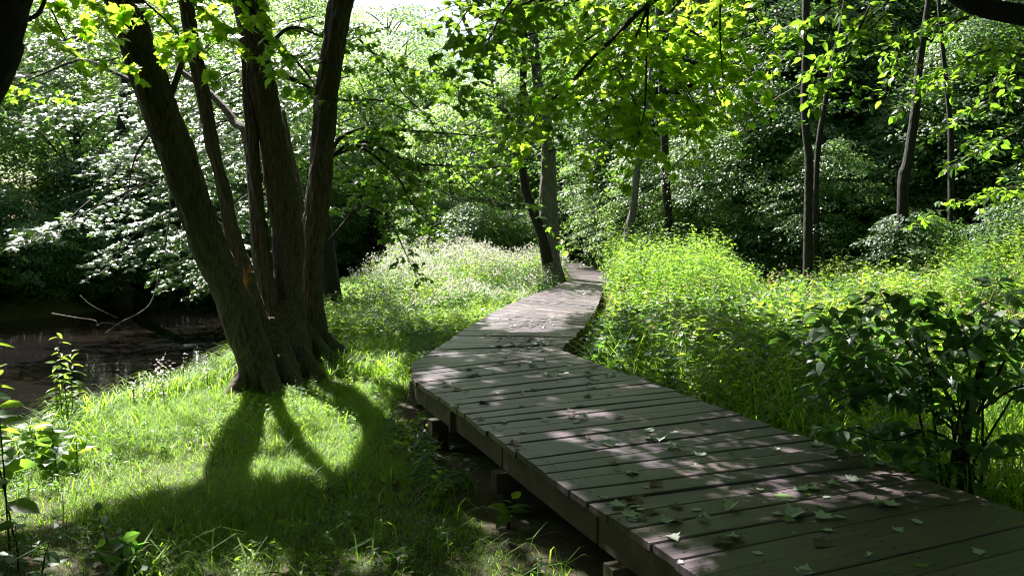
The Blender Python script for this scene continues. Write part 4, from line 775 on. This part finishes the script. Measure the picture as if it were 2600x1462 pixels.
# flowering weeds centre left
fl = empty("flowering_weeds", (-.6, 20.5, 0), "pale pinkish flowering weeds left of the far boardwalk", "plants")
G = Geo(); Gs = Geo(); x, y = scatter(2600, -3.6, 2.2, 16.5, 26, lambda x, y: (x < np.interp(y, Ld[:, 1], Ld[:, 0]) - .1) & (x > near_bank(y) + .5) & ((x - .9) ** 2 + (y - 21) ** 2 > 1.6)); hh = (.6 + .85 * vnoise(x, y, .9, 71)) * R.uniform(.8, 1.15, len(x)) * np.clip((y - 14.5) / 4, .4, 1)
herbs(G, Gs, x, y, hh, 14, .12, T_HERB, .15); G2 = Geo(); e = np.column_stack([x, y, gz(x, y) + hh]); k = R.random(len(x)) < .6; e = e[k]
m = 12; p = np.repeat(e, m, 0) + R.normal(0, .07, (len(e) * m, 3)) * [1, 1, .8]; leaves(G2, p, R.standard_normal(p.shape), R.standard_normal(p.shape), R.uniform(.03, .06, len(p)), T_FAR)
G.build("foliage", M_HERB, fl); G2.build("flower_heads", M_SEED_GLITTER, fl); Gs.build("stems", M_HERB, fl)
# low weeds left, between the maple and the boardwalk
G = Geo(); x, y = scatter(6500, -5.0, 1.0, 10.0, 18, lambda x, y: ~((x < -1.5) & (y < 12.6)) & (x < np.interp(y, Ld[:, 1], Ld[:, 0]) - .08) & (x > near_bank(y) + .3))
hh = (.2 + .42 * vnoise(x, y, .7, 81)) * R.uniform(.7, 1.2, len(x)); herbs(G, G, x, y, hh, 11, .10, T_HERB, .2)
x, y = scatter(2200, -6, .6, 2.4, 10, lambda x, y: (x < np.interp(y, Ld[:, 1], Ld[:, 0]) - .05) & (x > near_bank(y) + .1) & (vnoise(x, y, 1.5, 91) > .5)); herbs(G, G, x, y, R.uniform(.06, .2, len(x)), 7, .06, T_HERB, .3)
x, y = scatter(260, -1.1, -.1, 5.4, 8.6, lambda x, y: (x < np.interp(y, Ld[:, 1], Ld[:, 0]) - .03) & (x > np.interp(y, Ld[:, 1], Ld[:, 0]) - .5)); herbs(G, G, x, y, R.uniform(.12, .3, len(x)), 8, .10, T_HERB, .3)
tag(G.build("low_weeds", M_HERB), "low leafy weeds between the many-trunked maple and the boardwalk", "weeds", kind="stuff")
# forest-floor cover
G = Geo(); x, y = scatter(5000, -4, 22, 20, 36); herbs(G, None, x, y, R.uniform(.2, .6, len(x)), 8, .11, T_HERB, .3)
tag(G.build("undergrowth", M_DARKLEAF), "dark low undergrowth on the floor of the wood", "undergrowth", kind="stuff")
G = Geo(); x, y = scatter(1500, -5, .9, 2.4, 10, lambda x, y: (x > near_bank(y) + .1) & (x < np.interp(y, Ld[:, 1], Ld[:, 0])) & ((vnoise(x, y, 1.4, 95) > .6) | (np.interp(y, Ld[:, 1], Ld[:, 0]) - x < .5))); p = np.column_stack([x, y, gz(x, y) + .02 + .03 * R.random(len(x))])
leaves(G, p, UP + R.normal(0, .4, p.shape), R.standard_normal(p.shape), R.uniform(.03, .08, len(p)), T_MID)
for k in range(60):
    x0, y0 = R.uniform(-2.5, .6), R.uniform(2.6, 8); a0 = R.uniform(0, 6.28); l_ = R.uniform(.08, .3)
    if on_deck(np.array([x0]), np.array([y0]), .15)[0]: continue
    z0 = float(gz(x0, y0)) + .03; tube(G, [(x0, y0, z0), (x0 + l_ * .5 * math.cos(a0), y0 + l_ * .5 * math.sin(a0), z0 + .02), (x0 + l_ * math.cos(a0 + .2), y0 + l_ * math.sin(a0 + .2), z0)], [.004, .003, .002], 4, 6)
tag(G.build("forest_litter", ML_LIT), "brown dead leaves and twigs scattered in the grass left of the boardwalk", "leaf litter", kind="stuff")
# litter on bare soil at the right
G = Geo(); g2 = R.uniform(0, 6.28, 2600); rr_ = np.sqrt(R.random(2600)); x = 4.9 + 1.5 * rr_ * np.cos(g2); y = 6.7 + 1.7 * rr_ * np.sin(g2); p = np.column_stack([x, y, gz(x, y) + .012])
leaves(G, p, UP + R.normal(0, .25, p.shape), R.standard_normal(p.shape), R.uniform(.03, .09, len(p)), T_OVAL)
tag(G.build("leaf_litter", M_MUD), "greyish fallen litter on the bare soil behind the dark shrub", "leaf litter", kind="stuff")

# ------------------------------------------------------------------ dark shrub, near right
b = P(965, 512); sh = empty("shrub", (float(b[0]), float(b[1]), 0), "dark broad-leaved shrub in the shade beside the near boardwalk", "shrub")
g = Geo(); tube(g, [(b[0], b[1], -.1), (b[0] - .03, b[1], .45), (b[0] + .02, b[1], .8), (b[0] + .1, b[1], 1.2)], [.05, .04, .03, .015], 12, 30, .06); g.build("trunk", M_DARKBARK, sh, smooth=True)
for k in range(9):
    g = Geo(); a0 = b[:2] + R.normal(0, .12, 2); e0 = a0 + R.normal(0, .3, 2); tube(g, [(a0[0], a0[1], -.05), (*(a0 * .5 + e0 * .5), .5), (e0[0], e0[1], R.uniform(.8, 1.3))], [.012, .009, .004], 5, 14); g.build("stem", M_DARKBARK, sh, smooth=True)
Gw, Gl = Geo(), Geo(); sk = dict(lsize=.125, T=T_OVAL, sp=.07, tl=.46, lsp=.037, r1=.0035, s0=.2, droop=.2, flat=.55, hang=.6)
for pts in [[(965, 430), (940, 380), (905, 340), (885, 302)], [(965, 440), (920, 400), (870, 370), (815, 345)], [(965, 420), (970, 370), (960, 330), (945, 312)], [(968, 430), (1000, 370), (1020, 330), (1040, 310)], [(966, 450), (930, 430), (890, 440), (850, 430)], [(965, 460), (920, 470), (885, 480), (870, 470)], [(967, 450), (1000, 440), (1040, 430)], [(965, 430), (930, 360), (925, 330), (915, 312)], [(965, 410), (985, 350), (995, 330)], [(966, 430), (900, 390), (860, 385), (830, 392)], [(966, 440), (915, 378), (865, 352), (840, 322)], [(967, 470), (990, 490), (1010, 505)], [(965, 400), (950, 350), (975, 310), (1010, 292)], [(966, 420), (1010, 390), (1050, 380)]]:
    B(pts, (5.55, 5.3 + R.uniform(-.35, .35)), r0=.011, **sk)
Gw.build("boughs", M_DARKBARK, sh, smooth=True); Gl.build("foliage", M_SHRUBLEAF, sh)

# ------------------------------------------------------------------ single plants
def plant(name, x, y, h, ns, nl, ls, label, T=T_HERB, m=M_HERB, spread=.08, top=.2, grp=None, cat="plant"):
    root = empty(name, (x, y, float(gz(x, y))), label, cat, grp); G = Geo(); Gs = Geo()
    xx = x + R.normal(0, spread, ns); yy = y + R.normal(0, spread, ns); herbs(G, Gs, xx, yy, h * R.uniform(.65, 1.05, ns), nl, ls, T, top, .005, .55)
    G.build("foliage", m, root); Gs.build("stem", M_TWIG, root); return root
p = P(68, 428); plant("tall_weed", float(p[0]), float(p[1]), .95, 3, 26, .17, "tall single weed with drooping leaves standing out against the dark water", T_LANCE, M_HERB, .05, .15)
plant("leafy_plant", -3.14, 4.9, 1.2, 3, 16, .19, "broad-leaved plant at the left edge of the picture above the stream", T_OVAL, M_HERB, .07, .3)
plant("leafy_plant", -2.5, 4.4, .30, 9, 8, .13, "dark leafy plant in the shade at the lower left edge", T_OVAL, M_SHRUBLEAF, .26, .2)
p = P(30, 470); plant("leafy_plant", float(p[0]), float(p[1]), .35, 9, 9, .2, "pale sunlit broad leaves at the left edge of the grass", T_OVAL, M_HERB, .25, .3)
p = P(160, 405); plant("bank_weeds", float(p[0]) - .1, float(p[1]) + .1, .45, 12, 14, .07, "small glittering weeds at the water's edge left of the maple", T_HERB, M_SEED_GLITTER, .25, .2)  # glitter on these leaves is put into their pale colour
p = P(246, 385); plant("bank_weeds", float(p[0]) - .15, float(p[1]) + .3, .4, 5, 12, .08, "small weed at the left foot of the maple", T_HERB, M_HERB, .08, .2)
p = P(440, 432); plant("leafy_plant", float(p[0]), float(p[1]), .34, 6, 8, .14, "bright leafy plant under the left edge of the boardwalk", T_OVAL, M_HERB, .12, .3)
p = P(510, 530); plant("leafy_plant", float(p[0]), float(p[1]), .2, 2, 5, .17, "single broad green seedling in the shaded soil beside the boardwalk", T_OVAL, M_HERB, .03, .5)
p = P(402, 568); plant("leafy_plant", float(p[0]), float(p[1]), .12, 3, 5, .10, "small green seedling in the grass at the bottom of the picture", T_OVAL, M_HERB, .04, .5)
for (a, b_, hgt, lab) in [(800, 410, .55, "light green leafy weed beside the right edge of the near boardwalk"), (640, 345, .75, "dark green stand of weeds left of the meadow, beside the boardwalk corner"), (870, 300, .8, "sunlit pale weed in the middle of the meadow")]:
    p = P(a, b_); plant("leafy_plant", float(p[0]), float(p[1]), hgt, 14, 12, .13, lab, T_OVAL, M_HERB, .25, .2)
def tuft(name, px, py, n, h, label, m=M_GRASS, spread=.12, w=.005):
    p = P(px, py); G = Geo(); x = p[0] + R.normal(0, spread, n); y = p[1] + R.normal(0, spread, n); grass_geo(G, x, y, h * R.uniform(.6, 1.2, n), np.full(n, w), 1.3)
    tag(G.build(name, m), label, "grass tuft")
tuft("grass_tuft", 140, 572, 60, .26, "bright long-bladed grass tuft at the bottom left", w=.006)
tuft("grass_tuft", 850, 430, 160, .45, "bluish long-bladed grass tuft beside the right edge of the near boardwalk", spread=.2, w=.005)
tuft("grass_tuft", 800, 292, 120, .9, "tall sunlit grass tuft in the middle of the meadow", spread=.5, w=.009)

# ------------------------------------------------------------------ fallen leaves on the boardwalk
def leaf_obj(T, curl, m):
    v = T[0].copy(); v[:, 0] -= .4; a = curl; rr_ = np.hypot(v[:, 0], v[:, 1])
    v[:, 2] = .25 * (a[0] * v[:, 0] ** 2 + a[1] * v[:, 1] ** 2 + a[2] * v[:, 0] * v[:, 1]); v[:, 2] -= v[:, 2].min(); v *= .1
    g = Geo(); g.add(v, T[1]); tube(g, [v[1 if T is T_MAPLE else 0], v[1 if T is T_MAPLE else 0] + [-.035, .008, .004]], [.0012, .0008], 3, 3); return g.build("fallen_leaf", m, smooth=True)
ML = [leaf_mat("fallen_leaf_pale", (.26, .32, .27), (.42, .47, .40), (.2, .3, .1), .5, .2), leaf_mat("fallen_leaf_green", (.09, .16, .05), (.15, .22, .07), (.25, .4, .05), .5, .3), leaf_mat("fallen_leaf_brown", (.05, .035, .025), (.10, .065, .04), (.1, .06, .02), .7, .1)]
protos = [leaf_obj(T_MAPLE, (1.9, 1.6, .6), ML[0]), leaf_obj(T_MAPLE, (-1.2, 3.4, 0), ML[0]), leaf_obj(T_OVAL, (.5, 1.5, .3), ML[0]), leaf_obj(T_OVAL, (1.0, .5, 0), ML[1]), leaf_obj(T_MAPLE, (.5, .5, .8), ML[1]), leaf_obj(T_MAPLE, (1.6, 1.8, -.5), ML[2]), leaf_obj(T_MID, (1.2, 2.2, 0), ML[2])]
LBL = ["pale grey-green maple leaf lying on the planks", "pale maple leaf with curled sides on the planks", "pale oval leaf lying on the planks", "green oval leaf lying on the planks", "green maple leaf lying on the planks", "crumpled brown leaf lying on the planks", "small rolled-up dry brown leaf on the planks"]
pts = []
for px_, py_, n_, sg in [(535, 345, 26, 16), (505, 340, 8, 12), (540, 365, 12, 12), (545, 325, 14, 16), (500, 352, 6, 14), (570, 378, 6, 12), (520, 335, 8, 18)]:
    for _ in range(n_): pts.append((px_ + R.normal(0, sg), py_ + R.normal(0, sg * .28)))
for _ in range(40): pts.append((R.uniform(440, 620), R.uniform(362, 420)))
for _ in range(60): pts.append((R.uniform(500, 900), R.uniform(415, 520)))
for _ in range(24): pts.append((R.uniform(600, 1020), R.uniform(500, 572)))
for _ in range(18): pts.append((R.uniform(520, 600), R.uniform(288, 320)))
ntiny = len(pts)
for _ in range(60): pts.append((R.uniform(430, 1000), R.uniform(345, 570)))
ntiny2 = len(pts)
pts += [(588, 376), (515, 443), (518, 447), (655, 485), (827, 497), (917, 521), (653, 512), (703, 519), (758, 553), (864, 555), (617, 504), (809, 558), (670, 522)]
used = set()
for ip_, (a, b_) in enumerate(pts):
    p = P(a, b_, DZ)
    if not on_deck(np.array([p[0]]), np.array([p[1]]), 0)[0] or on_deck(np.array([p[0]]), np.array([p[1]]), .0)[0] == False: continue
    k = int(R.choice(7, p=[.22, .16, .16, .05, .05, .20, .16])); src = protos[k]
    if k in used: o = src.copy(); link(o)
    else: o = src; used.add(k)
    o.location = (float(p[0]), float(p[1]), DZ + .004); o.rotation_euler = (R.normal(0, .08), R.normal(0, .08), rnd(0, 6.28)); s_ = rnd(.2, .35) if ntiny <= ip_ < ntiny2 else rnd(.5, 1.05); o.scale = (s_, s_, s_ * rnd(.6, 1.5))
    tag(o, LBL[k], "fallen leaf", "fallen leaves on the boardwalk: " + LBL[k].split(" lying")[0].split(" on the")[0])

# every tree of a group gets its own place in its label
ORD = ["first", "second", "third", "fourth", "fifth", "sixth", "seventh", "eighth", "ninth", "tenth", "eleventh", "twelfth", "thirteenth", "fourteenth", "fifteenth", "sixteenth"]
ROWS = ["nearest row", "second row back", "third row back", "fourth row back", "farthest row"]
grp = {}
for o in sc.objects:
    if o.parent is None and "group" in o and o["group"].startswith(("trees", "shrubs", "distant")): grp.setdefault(o["group"], []).append(o)
for gname, os_ in grp.items():
    vis = [o for o in os_ if o.location.y > 8 and abs(o.location.x) < o.location.y * .78]; vis.sort(key=lambda o: o.location.y)
    nrow = max(1, min(5, math.ceil(len(vis) / 8))); per = math.ceil(len(vis) / nrow) if vis else 1
    for ri in range(nrow):
        row = sorted(vis[ri * per:(ri + 1) * per], key=lambda o: o.location.x / o.location.y)
        for k, o in enumerate(row):
            o["label"] = " ".join(o["label"].split()[:9]).rstrip(",") + ", " + ORD[k] + " from left" + ((", " + ROWS[ri if ri < nrow - 1 else 4]) if nrow > 1 else "")
